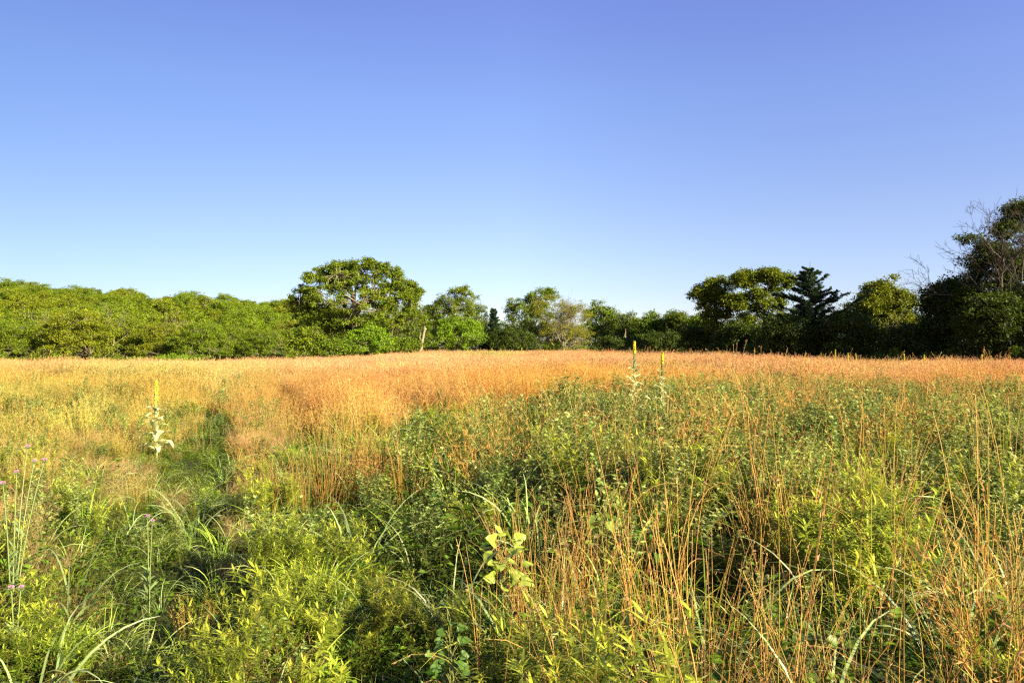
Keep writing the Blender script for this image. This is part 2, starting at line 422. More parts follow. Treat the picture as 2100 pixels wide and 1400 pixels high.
simple('shrub', 1870, 44, 660, 50, 64, 'dark shrub under the rounded olive tree', DEEP, M_dark, n=90, bottom=744, cat='shrub', leaf=.14)
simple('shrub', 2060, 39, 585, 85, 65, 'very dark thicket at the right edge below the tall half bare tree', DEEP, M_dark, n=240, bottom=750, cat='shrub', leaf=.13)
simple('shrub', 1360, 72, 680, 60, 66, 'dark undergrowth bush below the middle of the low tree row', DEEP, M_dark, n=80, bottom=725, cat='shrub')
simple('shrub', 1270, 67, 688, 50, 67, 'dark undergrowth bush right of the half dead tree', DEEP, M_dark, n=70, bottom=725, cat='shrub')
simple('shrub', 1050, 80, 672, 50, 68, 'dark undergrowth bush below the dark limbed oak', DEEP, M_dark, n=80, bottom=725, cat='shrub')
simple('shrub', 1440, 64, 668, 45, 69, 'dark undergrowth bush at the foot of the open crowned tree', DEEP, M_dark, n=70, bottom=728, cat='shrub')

# tall half bare tree at the right edge
def fractal(seed, H, r0, levels, spread, n_child, up=.25, first=.3, lean=(0, 0), kink=.12, sides=5, minr=.006):
    """a bare branching tree"""
    r = np.random.default_rng(seed); g = MB(); tips = []
    cur = [(np.array([0, 0, -.3]), norm(np.array([lean[0], lean[1], 1.0])), H, r0)]
    for lv in range(levels):
        K = 7 if lv < 2 else 5; P = np.zeros((len(cur), K, 3)); Rr = np.zeros((len(cur), K)); nxt = []
        for i, (p, d, L, rad) in enumerate(cur):
            q = p.copy(); dd = d.copy(); P[i, 0] = q
            for k in range(1, K):
                dd = norm(dd+r.normal(0, kink, 3)+np.array([0, 0, up*.15*(lv > 0)])); q = q+dd*L/(K-1); P[i, k] = q
            Rr[i] = rad*(1-.75*np.linspace(0, 1, K))
            nc = n_child[min(lv, len(n_child)-1)]
            for c in range(nc):
                f = first+(1-first)*(c+r.random())/nc if lv == 0 else r.uniform(.2, 1)
                kf = f*(K-1); k0 = min(int(kf), K-2); fr = kf-k0
                pos = P[i, k0]*(1-fr)+P[i, k0+1]*fr; tang = norm(P[i, k0+1]-P[i, k0])
                side = norm(np.cross(tang, rdir(1, r)[0])); a = r.uniform(.6, 1.25)*spread
                nd = norm(tang*math.cos(a)+side*math.sin(a)+np.array([0, 0, up]))
                nxt.append((pos, nd, L*r.uniform(.38, .62)*(1.15-f*.45 if lv == 0 else 1), max(rad*(1-.75*f)*.62, minr)))
            tips.append((P[i, -1], lv))
        tubes(g, P, np.maximum(Rr, minr*.7), (1, 1, 1), sides if lv < 2 else 3)
        cur = nxt
    return g, tips

# --- right edge tree
D = 41; bx = 2052; x, y, z = at(bx, D)
t = empty('half_bare_tree', (x, y, z))
tw, tips = fractal(303, 7.8, .26, 5, .95, [13, 6, 4, 3], up=.30, first=.5, minr=.011)
tw.obj('trunk', M_dark, t)
zb = z
_, cr = broadleaf(72, lob(D, bx, zb, [(2085, 435, 22, 14, 4), (2065, 470, 24, 16, 6), (2110, 440, 30, 30, 8), (2000, 490, 22, 6, 3), (2030, 512, 30, 14, 7), (2050, 545, 60, 30, 20), (2110, 560, 60, 50, 14), (2040, 620, 75, 60, 24), (2130, 500, 36, 50, 6)]),
                  5.2, .2, 460, .55, 8, 12, .14, 9, DEEP)
cr.obj('crown', M_tree, t)
tag(t, 'tall tree at the right edge, bare twigs fanning left above dark leaves', 'tree')
# --- half dead tree in the middle
D = 82; bx = 1155; x, y, z = at(bx, D)
t = empty('half_dead_tree', (x, y, z))
tw, tips = fractal(405, 6.3, .26, 5, 1.1, [24, 6, 4, 3], up=.12, first=.12, minr=.016)
tw.obj('trunk', M_pale, t)
_, cr = broadleaf(82, lob(D, bx, z, [(1130, 640, 40, 36, 6), (1180, 650, 36, 30, 5), (1155, 690, 55, 30, 6)]), 4, .15, 280, .5, 7, 8, .12, 6, ((.15, .17, .015), (.30, .28, .03)))
cr.obj('crown', M_tree, t)
tag(t, 'half dead tree with bare pale twigs and few olive leaves near the centre', 'tree')
# --- bare tree tops
def bare_tree(px, D, H, seed, label, mat=M_pale, name='bare_tree', spread=.8):
    x, y, z = at(px, D); t = empty(name, (x, y, z))
    g, _ = fractal(seed, H, H*.018, 4, spread, [10, 5, 4], up=.35, first=.35)
    g.obj('trunk', mat, t); return tag(t, label, 'tree')
bare_tree(843, 80, 6.2, 501, 'thin bare grey treetop showing above the right shoulder of the large oak', M_dark)
bare_tree(1290, 86, 4.6, 502, 'small bare twiggy tree rising just above the low tree row', M_dark)
bare_tree(1893, 50, 3.3, 503, 'bare grey branches leaning beside the rounded olive tree', M_pale)
bare_tree(1862, 48, 3.3, 504, 'pale dead branching tree at the right side of the rounded olive tree', M_pale, spread=1.0)
bare_tree(1168, 84, 5.9, 505, 'bare treetop rising behind the half dead tree', M_pale, spread=.6)

for px, D, H, sd, lb in [(238, 93, 6.6, 511, 'bare pale limbs fanning out before the wooded slope right of the broad oak'), (92, 94, 6.6, 512, 'bare pale branches among the leaves left of the broad yellowish oak'),
                         (352, 96, 5.8, 513, 'small dead tree with curled pale limbs before the wooded slope'), (582, 84, 3.4, 514, 'pale bare sapling in the dip left of the large oak')]:
    bare_tree(px, D, H, sd, lb, spread=1.0)
# --- broken dead trunk and pale stem
def snag(px, D, H, r0, lean, label, name, seed):
    r = np.random.default_rng(seed); x, y, z = at(px, D); t = empty(name, (x, y, z)); g = MB()
    K = 9; tt = np.linspace(0, 1, K)
    P = np.stack([lean*tt*H+r.normal(0, .03, K), r.normal(0, .03, K), tt*H-.3*(tt == 0)], -1)
    tubes(g, P[None], (r0*(1.15-.5*tt))[None], (1, 1, 1), 8)
    g.obj('trunk', M_pale, t)
    g = MB(); p = P[-1]
    for k in range(4):
        q = np.array([p+(r.normal(0, r0*.4), r.normal(0, r0*.4), -.1), p+(r.normal(0, r0*.5), r.normal(0, .05), r.uniform(.15, .4))])
        q = np.stack([q[0], q.mean(0), q[1]]); tubes(g, q[None], np.array([[r0*.45, r0*.3, .01]]), (1, 1, 1), 4)
    b = P[5]; q = np.stack([b, b+(-.25*r0*6, 0, .5), b+(-.1*r0*6, 0, 1.0)]); tubes(g, q[None], np.array([[r0*.5, r0*.35, r0*.2]]), (1, 1, 1), 6)
    g.obj('splintered_top', M_pale, t)
    return tag(t, label, 'dead trunk')
snag(857, 78, 3.9, .2, .2, 'broken pale dead trunk leaning right beside the large oak', 'broken_dead_tree', 9)
snag(1281, 70, 3.3, .075, 0.02, 'slim pale standing stem in the dark tree row right of the half dead tree', 'standing_dead_tree', 10)

# --- cedar
def cedar(seed, H, Rm, green=(.03, .06, .02)):
    r = np.random.default_rng(seed); tw = MB(); cr = MB(); K = 9; t = np.linspace(0, 1, K)
    P = np.stack([.06*np.sin(t*5), .05*np.cos(t*4), t*H], -1); tubes(tw, P[None], (.17*(1-.93*t))[None], (1, 1, 1), 7)
    n = 104
    zt = np.linspace(.1, .93, n)+r.normal(0, .006, n)
    Lb = Rm*(1-zt)**.85*r.uniform(.3, 1.12, n)+.12
    a = np.arange(n)*2.4+r.normal(0, .5, n)
    KB = 9; tb = np.linspace(0, 1, KB)[None, :]
    up = r.uniform(.05, .35, n)[:, None]
    dx = Lb[:, None]*tb; dz = Lb[:, None]*(up*tb+.22*tb**2*r.uniform(.2, 1.4, n)[:, None])
    P = np.stack([dx*np.cos(a)[:, None], dx*np.sin(a)[:, None], zt[:, None]*H+dz], -1)
    P[:, 1:-1] += r.normal(0, .03, (n, KB-2, 3))*Lb[:, None, None]
    tubes(tw, P, (.028*(1-.8*tb))*np.ones((n, 1)), (1, 1, 1), 4)
    for i in range(n):
        m = int(20+44*Lb[i]/Rm*2); f = r.uniform(.12, 1.0, m)
        base = np.stack([np.interp(f, np.linspace(0, 1, KB), P[i, :, k]) for k in range(3)], -1)
        out_ = np.array([math.cos(a[i]), math.sin(a[i]), .25]); sd = np.array([-math.sin(a[i]), math.cos(a[i]), 0])
        d = norm(out_*r.uniform(.3, 1, (m, 1))+sd*r.choice([-1, 1], (m, 1))*r.uniform(.3, 1.1, (m, 1))+r.normal(0, .2, (m, 3)))
        ll = r.uniform(.18, .5, m)*(1.15-f*.55)*min(1, .22+Lb[i]/2.0)
        Q = base[:, None]+d[:, None]*(ll[:, None]*np.linspace(0, 1, 3)[None])[..., None]
        tubes(tw, Q, np.tile([.008, .006, .004], (m, 1)), (1, 1, 1), 3)
        k = 26; g_ = r.random((m, k)); pp = (base[:, None]+d[:, None]*(ll[:, None]*g_)[..., None]).reshape(-1, 3)
        dd = norm(np.repeat(d, k, 0)*.8+rdir(m*k, r)); leaves(cr, pp, dd, norm(rdir(m*k, r)+[0, 0, .6]), r.uniform(.07, .15, m*k), r.uniform(.03, .05, m*k), vj(green, m*k, r, .2))
    return tw, cr
D = 49; x, y, z = at(1662, D)
t = empty('cedar_tree', (x, y, z), .5)
tw, cr = cedar(5, zof(537, D)-z, 5.4)
tw.obj('trunk', M_dark, t); cr.obj('crown', M_conif, t)
tag(t, 'dark pointed cedar with long upswept boughs, standing above the right group', 'tree')
D = 84; x, y, z = at(1012, D)
t = empty('cedar_tree', (x, y, z), .5)
tw, cr = cedar(6, zof(627, D)-z, 1.9)
tw.obj('trunk', M_dark, t); cr.obj('crown', M_conif, t)
tag(t, 'small dark cedar in the gap between two oaks, left of centre', 'tree')

# --- copies: wooded hill, back rows, undergrowth
def proto(seed, H, Rr, n, greens, leaf=.26, minis=6, per=10, cr=1.1, bark=M_bark, low=.45, name='hillside_tree', flat=.55):
    lobes = [(0, 0, H*.66, Rr*.75, Rr*.75, H*.30, 6), (-Rr*.4, .2, H*.5, Rr*.6, Rr*.6, H*.28, 3), (Rr*.4, -.3, H*.55, Rr*.6, Rr*.6, H*.28, 3), (0, 0, H*.3, Rr*1.0, Rr*1.0, H*.28, 6)]
    a, b = broadleaf(seed, lobes, H*.72, H*.024, n, cr, minis, per, leaf, 9, greens, flat=flat)
    t = bpy.data.objects.new(name, None)
    to = a.obj('trunk', bark, t, link=False); co = b.obj('crown', M_tree, t, link=False)
    KIDS[t.name] = [(to, []), (co, [])]
    return t
HG = [((.10, .155, .006), (.25, .31, .012)), ((.09, .15, .006), (.23, .30, .012)), ((.12, .165, .008), (.28, .31, .014)), ((.10, .16, .006), (.22, .31, .012)), ((.11, .15, .006), (.27, .30, .012))]
P_front = [proto(600+i, 8.0, 4.2, 230, HG[i], leaf=.18, minis=9, per=13, cr=.85) for i in range(5)]
P_hill = [proto(620+i, 8.0, 4.0, 110, HG[i], leaf=.24, minis=8, per=15, cr=1.0, name='hill_oak') for i in range(4)]
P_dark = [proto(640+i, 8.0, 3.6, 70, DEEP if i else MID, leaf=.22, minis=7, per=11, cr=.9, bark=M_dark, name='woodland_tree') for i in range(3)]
P_bush = [proto(660+i, 2.4, 1.7, 34, [MID, BRIGHT, OAK][i], leaf=.15, minis=7, per=11, cr=.5, name='undergrowth_bush') for i in range(3)]

front = [(-60, 92, 1.05, 0, 'pale barked oak at the far left edge of the wooded slope'),
 (45, 90, .92, 1, 'green oak second from the left along the field edge'),
 (165, 88, 1.12, 2, 'broad yellowish oak with pale limbs, above the left end of the field'),
 (262, 95, .98, 0, 'oak with long pale bare limbs right of the broad yellowish oak'),
 (330, 93, .85, 4, 'shaded oak with curling pale limbs left of the bright rounded tree'),
 (415, 90, .88, 3, 'bright green rounded tree midway along the wooded slope edge'),
 (478, 96, .86, 1, 'olive tree right of the bright green rounded tree'),
 (545, 92, .74, 3, 'bright low tree near the dip at the right end of the slope edge'),
 (598, 99, .9, 2, 'tree half hidden behind the left side of the large oak')]
r = np.random.default_rng(99)
for px, D, s, k, lb in front:
    o = copy_tree(P_front[k], at(px, D), r.uniform(0, 6.28), (s*1.02, s*1.02, s*.93)); o.name = 'edge_oak'
    tag(o, lb, 'tree', 'trees along the field edge below the hill')
# hill rows
cnt = 0; placed = []
for D in [102, 110, 119, 129, 140, 152, 165, 179, 194, 210, 228]:
    u = -.98
    while u < -.13 - .0*D:
        x = u*D+r.normal(0, 1.2); yy = D+r.normal(0, 2.0)
        s = r.uniform(.75, 1.12)
        if (u < -.26 or D < 140) and cnt < 285:
            o = copy_tree(P_hill[int(r.integers(4))], (x, yy, float(ground(x, yy))-.2), r.uniform(0, 6.28), (s*1.1, s*1.1, s))
            tag(o, 'rounded green tree packed among others on the wooded hillside', 'tree', 'trees packed on the wooded hillside'); cnt += 1
        u += (6.4+D*.006)/D*r.uniform(.85, 1.2)
print('hill trees', cnt)
# second row behind the centre and right groups
k2 = 0
for px in list(range(600, 1460, 38))+list(range(820, 1460, 44)):
    k2 += 1; D = (100 if k2 < 24 else 118)+r.uniform(-3, 6); x, y, z = at(px+r.normal(0, 6), D); s = r.uniform(.62, .78)
    o = copy_tree(P_dark[int(r.integers(3))], (x, y, z), r.uniform(0, 6.28), s)
    tag(o, 'shaded tree filling the background behind the large oak and the centre trees', 'tree', 'woodland trees behind the centre tree line')
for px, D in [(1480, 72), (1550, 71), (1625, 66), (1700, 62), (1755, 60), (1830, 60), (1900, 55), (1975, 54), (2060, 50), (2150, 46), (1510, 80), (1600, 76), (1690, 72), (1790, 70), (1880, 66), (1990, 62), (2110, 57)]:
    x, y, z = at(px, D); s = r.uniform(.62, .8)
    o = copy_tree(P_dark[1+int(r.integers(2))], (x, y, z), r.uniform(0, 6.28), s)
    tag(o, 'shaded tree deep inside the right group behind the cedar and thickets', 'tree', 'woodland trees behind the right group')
# beyond the right edge of the picture: the wood goes on and shades the group
for (x, y, s) in [(34, 37, 1.05), (38, 31, 1.1), (42, 36, 1.2), (43, 26, 1.1), (47, 31, 1.2), (36, 43, 1.1), (50, 38, 1.3), (50, 22, 1.2)]:
    o = copy_tree(P_dark[1+int(r.integers(2))], (x, y, float(ground(x, y))), r.uniform(0, 6.28), s)
    tag(o, 'dark tree of the wood continuing past the right edge of the picture', 'tree', 'woodland trees beyond the right edge')
# undergrowth
r = np.random.default_rng(123)
for px in list(range(-40, 600, 27)):
    D = 84+r.uniform(-1, 3); x, y, z = at(px+r.normal(0, 6), D)
    o = copy_tree(P_bush[int(r.integers(3))], (x, y, z), r.uniform(0, 6.28), r.uniform(.7, 1.15))
    tag(o, 'low bush at the foot of the wooded slope along the field', 'bush', 'bushes along the foot of the wooded slope')
for px in list(range(875, 1470, 30)):
    D = 84+r.uniform(-2, 3) if px < 1200 else 76+r.uniform(-2, 2); x, y, z = at(px+r.normal(0, 5), D)
    o = copy_tree(P_bush[0 if r.random() < .6 else 2], (x, y, z), r.uniform(0, 6.28), r.uniform(.7, 1.1))
    tag(o, 'low bush at the foot of the centre tree line', 'bush', 'bushes under the centre tree line')
for px in list(range(1480, 2180, 40)):
    D = np.interp(px, [1480, 1700, 2150], [57, 47, 37]); x, y, z = at(px+r.normal(0, 5), float(D))
    o = copy_tree(P_bush[0], (x, y, z), r.uniform(0, 6.28), r.uniform(.6, .95))
    tag(o, 'low shaded bush at the foot of the right group', 'bush', 'bushes under the right group')

# ------------------------------------------------------------------ meadow: variants for scattering
def ring(n, rad, r):                 # n base points in a disc
    a = r.uniform(0, 2*math.pi, n); q = rad*np.sqrt(r.random(n))
    return np.stack([q*np.cos(a), q*np.sin(a), np.zeros(n)-.02], -1), a

def head(g, P, d, r, n, f0, size, wid, col, spread=.25, droop=.4, mat=0):
    """spikelets along the upper part of stems"""
    N, K = P.shape[:2]; f = r.uniform(f0, 1, (N, n)); k = f*(K-1); k0 = np.minimum(k.astype(int), K-2); fr = (k-k0)[..., None]
    ii = np.arange(N)[:, None]
    pos = P[ii, k0]*(1-fr)+P[ii, k0+1]*fr; tg = d[ii, k0]
    pos = pos.reshape(-1, 3); tg = tg.reshape(-1, 3); M = len(pos)
    dd = norm(tg+rdir(M, r)*spread*2-np.array([0, 0, droop])*r.random((M, 1)))
    L = size*r.uniform(.6, 1.4, M)
    leaves(g, pos, dd, rdir(M, r), L, wid*r.uniform(.7, 1.3, M), vj(col, M, r, .18), 0.1, mat)

def v_dry(seed, n=90, rad=.38, hgt=.95, w=.0035, spik=14, leafn=40, sw=.006):
    """airy orange bunch grass with feathery heads"""
    r = np.random.default_rng(seed); g = MB()
    b, a = ring(n, rad, r); a = a+r.normal(0, .9, n)
    L = hgt*r.uniform(.65, 1.12, n)
    P, d = blades(g, b, a, r.uniform(0, .16, n), r.uniform(.05, .8, n), L, np.full(n, w), 6, (.42, .23, .05), (.58, .35, .10), 'stem', 2.2, .4, r=r)
    head(g, P, d, r, spik, .5, .045, sw, (.57, .33, .11), .3)
    b, a = ring(leafn, rad, r)
    blades(g, b, a, r.uniform(.1, .5, leafn), r.uniform(.3, 1.4, leafn), r.uniform(.25, .6, leafn)*hgt, r.uniform(.004, .008, leafn), 5, (.18, .24, .02), (.44, .34, .06), 'blade', 1.4, .4, r=r)
    return g
def v_stems(seed, n=20, rad=.17, hgt=1.05, lean=.15, nl=26):
    """tall tan flowering stems, arching over at the tips, with clustered seed heads"""
    r = np.random.default_rng(seed); g = MB(); b, a = ring(n, rad, r); a = a+r.normal(0, .7, n)
    L = hgt*r.uniform(.6, 1.15, n); big = (r.random(n) < .22)
    P, d = arcs(b, a, r.uniform(0, lean, n), np.where(big, r.uniform(1.2, 2.6, n), r.uniform(.05, .7, n)), L, 12, 2.4, .25, r)
    t = np.linspace(0, 1, 12)
    C = colramp((.50, .20, .028), (.58, .38, .11), np.broadcast_to(t**.8, (n, 12)))*r.uniform(.75, 1.3, (n, 1, 1))
    gr = r.random(n) < .28; C[gr] = colramp((.32, .30, .03), (.52, .42, .08), np.broadcast_to(t, (gr.sum(), 12)))
    tubes(g, P, (r.uniform(.0015, .0031, n)[:, None]*(1-.55*t)[None]), C, 3)
    sel = r.random(n) < .75
    head(g, P[sel], d[sel], r, 14, .76, .013, .0035, (.46, .27, .13), .3, .8)
    # dry curled leaves on the stems
    m = n; i = r.integers(0, n, m); k = r.integers(1, 8, m); base = P[i, k]
    blades(g, base, r.uniform(0, 6.28, m), r.uniform(.3, .9, m), r.uniform(.8, 2.2, m), r.uniform(.08, .22, m), r.uniform(.002, .0045, m), 5, (.42, .26, .09), (.5, .32, .14), 'blade', 1.2, .5, r=r)
    b, a = ring(nl, rad*1.3, r)
    blades(g, b, a, r.uniform(.1, .5, nl), r.uniform(.5, 1.6, nl), r.uniform(.25, .6, nl), r.uniform(.004, .008, nl), 6, (.12, .17, .02), (.28, .30, .05), 'blade', 1.4, .4, r=r)
    return g
def v_blade(seed, n=38, rad=.09, hgt=.62, w=(.005, .012), c0=(.10, .19, .01), c1=(.42, .52, .06), curve=(.6, 2.3)):
    r = np.random.default_rng(seed); g = MB(); b, a = ring(n, rad, r); a = a+r.normal(0, .5, n)
    blades(g, b, a, r.uniform(.05, .45, n), r.uniform(curve[0], curve[1], n), hgt*r.uniform(.5, 1.2, n), r.uniform(w[0], w[1], n), 9, c0, c1, 'blade', 1.5, .5, r=r)
    return g
def v_goldrod(seed, ns=9, rad=.17, hgt=.60, leafL=.064, leafW=.0078, c=(.08, .14, .006), c2=(.50, .54, .055), per=58):
    """leafy stems whose narrow leaves radiate in feathery tufts"""
    r = np.random.default_rng(seed); g = MB(); b, a = ring(ns, rad, r); a = a+r.normal(0, .6, ns)
    L = hgt*r.uniform(.7, 1.15, ns)
    P, d = arcs(b, a, r.uniform(0, .25, ns), r.uniform(0, .4, ns), L, 8, 1.5, .2, r)
    t8 = np.linspace(0, 1, 8)
    tubes(g, P, .0022*(1-.5*t8)[None]*np.ones((ns, 1)), (.22, .16, .05), 3)
    # side shoots
    nsd = 5; i = np.repeat(np.arange(ns), nsd); f = r.uniform(.45, .9, len(i)); k = f*7; k0 = k.astype(int); fr = (k-k0)[:, None]
    pb = P[i, k0]*(1-fr)+P[i, np.minimum(k0+1, 7)]*fr
    Ps, ds = arcs(pb, r.uniform(0, 6.28, len(i)), r.uniform(.4, .8, len(i)), r.uniform(-.4, .1, len(i)), r.uniform(.08, .2, len(i)), 8, 1, .2, r)
    tubes(g, Ps, .0014*(1-.5*t8)[None]*np.ones((len(i), 1)), (.2, .19, .05), 3)
    for PP, DD, m, f0 in ((P, d, per, .25), (Ps, ds, per//2, .1)):
        N = len(PP); f = r.uniform(f0, 1, (N, m))**.8; k = f*7; k0 = np.minimum(k.astype(int), 6); fr = (k-k0)[..., None]; ii = np.arange(N)[:, None]
        pos = (PP[ii, k0]*(1-fr)+PP[ii, k0+1]*fr).reshape(-1, 3); fl = f.reshape(-1); n = len(fl)
        az_ = r.uniform(0, 6.28, n); ln = 1.5-.75*fl**4+r.normal(0, .22, n)
        t = np.linspace(0, 1, 5); LL = leafL*r.uniform(.6, 1.25, n)*(1.1-.35*fl)
        Pl, dl = arcs(pos, az_, ln, r.uniform(.1, .9, n), LL, 5, 1.2, .1, r)
        side = norm(np.cross(dl, [0, 0, 1.0])); w = leafW*(np.sin(np.pi*np.clip(t*.9+.1, 0, 1))+.03)
        C = colramp(c, c2, np.repeat(fl[:, None]**2, 5, 1)*.8+.2*r.random((n, 1)))*r.uniform(.75, 1.25, (n, 1, 1))
        strips(g, Pl, side, w[None]*r.uniform(.7, 1.2, (n, 1)), C)
    return g
def v_silver(seed, ns=6, rad=.2, hgt=.72, c=(.08, .14, .012), c2=(.46, .52, .16), lf=(.024, .046), per=50, asp=.5):
    """upright forb with many small oval grey green leaves"""
    r = np.random.default_rng(seed); g = MB(); b, a = ring(ns, rad, r); a = a+r.normal(0, .6, ns)
    P, d = arcs(b, a, r.uniform(0, .3, ns), r.uniform(0, .35, ns), hgt*r.uniform(.7, 1.12, ns), 8, 1.5, .2, r)
    t8 = np.linspace(0, 1, 8); tubes(g, P, .0022*(1-.5*t8)[None]*np.ones((ns, 1)), (.18, .17, .06), 3)
    nsd = 7; i = np.repeat(np.arange(ns), nsd); f = r.uniform(.35, .95, len(i)); k = f*7; k0 = np.minimum(k.astype(int), 6); fr = (k-k0)[:, None]
    pb = P[i, k0]*(1-fr)+P[i, k0+1]*fr
    Ps, ds = arcs(pb, r.uniform(0, 6.28, len(i)), r.uniform(.5, .9, len(i)), r.uniform(-.5, .0, len(i)), r.uniform(.1, .26, len(i)), 8, 1, .2, r)
    tubes(g, Ps, .0013*(1-.5*t8)[None]*np.ones((len(i), 1)), (.18, .19, .07), 3)
    for PP, m, f0 in ((P, per, .25), (Ps, per//3, .05)):
        N = len(PP); f = r.uniform(f0, 1, (N, m)); k = f*7; k0 = np.minimum(k.astype(int), 6); fr = (k-k0)[..., None]; ii = np.arange(N)[:, None]
        pos = (PP[ii, k0]*(1-fr)+PP[ii, k0+1]*fr).reshape(-1, 3); n = len(pos); az_ = r.uniform(0, 6.28, n)
        dd = norm(np.stack([np.cos(az_), np.sin(az_), r.uniform(.1, .9, n)], -1)); L = r.uniform(lf[0], lf[1], n)
        leaves(g, pos, dd, norm(np.array([0, 0, 1.])+rdir(n, r)*.5), L, L*asp, colramp(c, c2, r.random(n)))
    return g
def v_filler(seed, n=150, rad=.28, hgt=.32, c=(.035, .08, .006), c2=(.17, .26, .014), lf=(.025, .06)):
    """low leafy ground cover with a few weak grass blades"""
    r = np.random.default_rng(seed); g = MB()
    b, a = ring(n, rad, r); h = hgt*r.random(n)**.7; ns = 26
    bb, aa = ring(ns, rad, r); P, d = arcs(bb, aa, r.uniform(0, .6, ns), r.uniform(0, .6, ns), hgt*r.uniform(.6, 1.2, ns), 6, 1.2, .3, r)
    tubes(g, P, .0014*np.ones((ns, 6)), (.14, .13, .04), 3)
    i = r.integers(0, ns, n*2); k = r.integers(1, 6, n*2); pos = P[i, k]+r.normal(0, .012, (n*2, 3)); az_ = r.uniform(0, 6.28, n*2)
    dd = norm(np.stack([np.cos(az_), np.sin(az_), r.uniform(-.1, .6, n*2)], -1)); L = r.uniform(lf[0], lf[1], n*2)
    leaves(g, pos, dd, norm(np.array([0, 0, 1.])+rdir(n*2, r)*.5), L, L*.55, colramp(c, c2, r.random(n*2)))
    m = 30; b, a = ring(m, rad, r)
    blades(g, b, a, r.uniform(.2, .8, m), r.uniform(.4, 1.8, m), r.uniform(.15, .42, m), r.uniform(.003, .006, m), 6, (.11, .19, .02), (.28, .34, .05), 'blade', 1.4, .5, r=r)
    return g
def v_wisp(seed, n=150, rad=.2, hgt=.5):
    """pinkish fine dry lovegrass, a fluffy haze of hair-thin panicles"""
    r = np.random.default_rng(seed); g = MB(); b, a = ring(n, rad, r); a = a+r.normal(0, .8, n)
    P, d = blades(g, b, a, r.uniform(.0, .5, n), r.uniform(.1, 1.1, n), hgt*r.uniform(.5, 1.15, n), np.full(n, .0022), 6, (.32, .22, .05), (.50, .30, .12), 'stem', 1.6, .6, r=r)
    # panicle side threads
    m = n*8; i = r.integers(0, n, m); k = r.integers(2, 6, m)
    blades(g, P[i, k], r.uniform(0, 6.28, m), r.uniform(.3, 1.3, m), r.uniform(-.3, .6, m), r.uniform(.04, .10, m), np.full(m, .0016), 3, (.50, .31, .13), (.58, .38, .17), 'stem', 1, .5, r=r)
    return g
def v_field(seed, n=300, rad=.75, hgt=.95):
    """a broad tussock of the orange grass for the far field"""
    r = np.random.default_rng(seed); g = MB(); b, a = ring(n, rad, r); a = a+r.normal(0, 2, n)
    P, d = blades(g, b, a, r.uniform(0, .25, n), r.uniform(.05, .9, n), hgt*r.uniform(.6, 1.12, n), r.uniform(.007, .014, n), 5, (.42, .25, .075), (.56, .35, .14), 'stem', 2, .5, r=r)
    head(g, P, d, r, 10, .55, .06, .010, (.56, .35, .16), .28)
    return g

# ------------------------------------------------------------------ scatter (ground cover: one object per kind of growth)
def make_scatter(name, variants, mat, X, Y, Z, rot, scl, idx, tint, smooth=False):
    col = bpy.data.collections.new(name+'_forms')
    for i, g in enumerate(variants):
        o = g.obj(f'{name}_form_{i:02d}', mat, link=False, smooth=smooth); col.objects.link(o)
    me = bpy.data.meshes.new(name); n = len(X)
    me.vertices.add(n); me.vertices.foreach_set('co', np.stack([X, Y, Z], -1).astype(np.float32).ravel())
    for nm, ty, key, arr in (('rot', 'FLOAT_VECTOR', 'vector', rot), ('scl', 'FLOAT_VECTOR', 'vector', scl), ('idx', 'INT', 'value', idx), ('itint', 'FLOAT_COLOR', 'color', np.concatenate([tint, np.ones((n, 1))], 1))):
        a = me.attributes.new(nm, ty, 'POINT'); a.data.foreach_set(key, np.asarray(arr, np.int32 if ty == 'INT' else np.float32).ravel())
    ob = bpy.data.objects.new(name, me); sc.collection.objects.link(ob)
    ng = bpy.data.node_groups.new(name+'_scatter', 'GeometryNodeTree')
    ng.interface.new_socket('Geometry', in_out='INPUT', socket_type='NodeSocketGeometry')
    ng.interface.new_socket('Geometry', in_out='OUTPUT', socket_type='NodeSocketGeometry')
    N, L = ng.nodes, ng.links
    gi = N.new('NodeGroupInput'); go = N.new('NodeGroupOutput'); ip = N.new('GeometryNodeInstanceOnPoints')
    ci = N.new('GeometryNodeCollectionInfo'); ci.inputs['Collection'].default_value = col
    ci.inputs['Separate Children'].default_value = True; ci.inputs['Reset Children'].default_value = True
    ip.inputs['Pick Instance'].default_value = True
    def na(nm, ty):
        k = N.new('GeometryNodeInputNamedAttribute'); k.data_type = ty; k.inputs['Name'].default_value = nm; return k.outputs['Attribute']
    e = N.new('FunctionNodeEulerToRotation'); L.new(na('rot', 'FLOAT_VECTOR'), e.inputs[0])
    L.new(gi.outputs[0], ip.inputs['Points']); L.new(ci.outputs[0], ip.inputs['Instance']); L.new(na('idx', 'INT'), ip.inputs['Instance Index'])
    L.new(e.outputs[0], ip.inputs['Rotation']); L.new(na('scl', 'FLOAT_VECTOR'), ip.inputs['Scale']); L.new(ip.outputs[0], go.inputs[0])
    md = ob.modifiers.new('scatter', 'NODES'); md.node_group = ng
    return ob

BX = [-400, 0, 300, 420, 540, 580, 700, 820, 860, 1150, 1300, 1500, 1800, 2100, 2600]
BY = [822, 818, 806, 784, 800, 845, 865, 850, 822, 812, 815, 800, 795, 815, 830]
def blob(px, py, cx, cy_, sx, sy): return np.exp(-((px-cx)/sx)**2-((py-cy_)/sy)**2)
def proj(x, y, z=None, h=.45):
    yy = np.maximum(y, .6); z = ground(x, y)+h if z is None else z
    return 1050+F*x/yy, HOR-F*(z-EYE)/yy
def sig(v): return 1/(1+np.exp(-np.clip(v, -30, 30)))

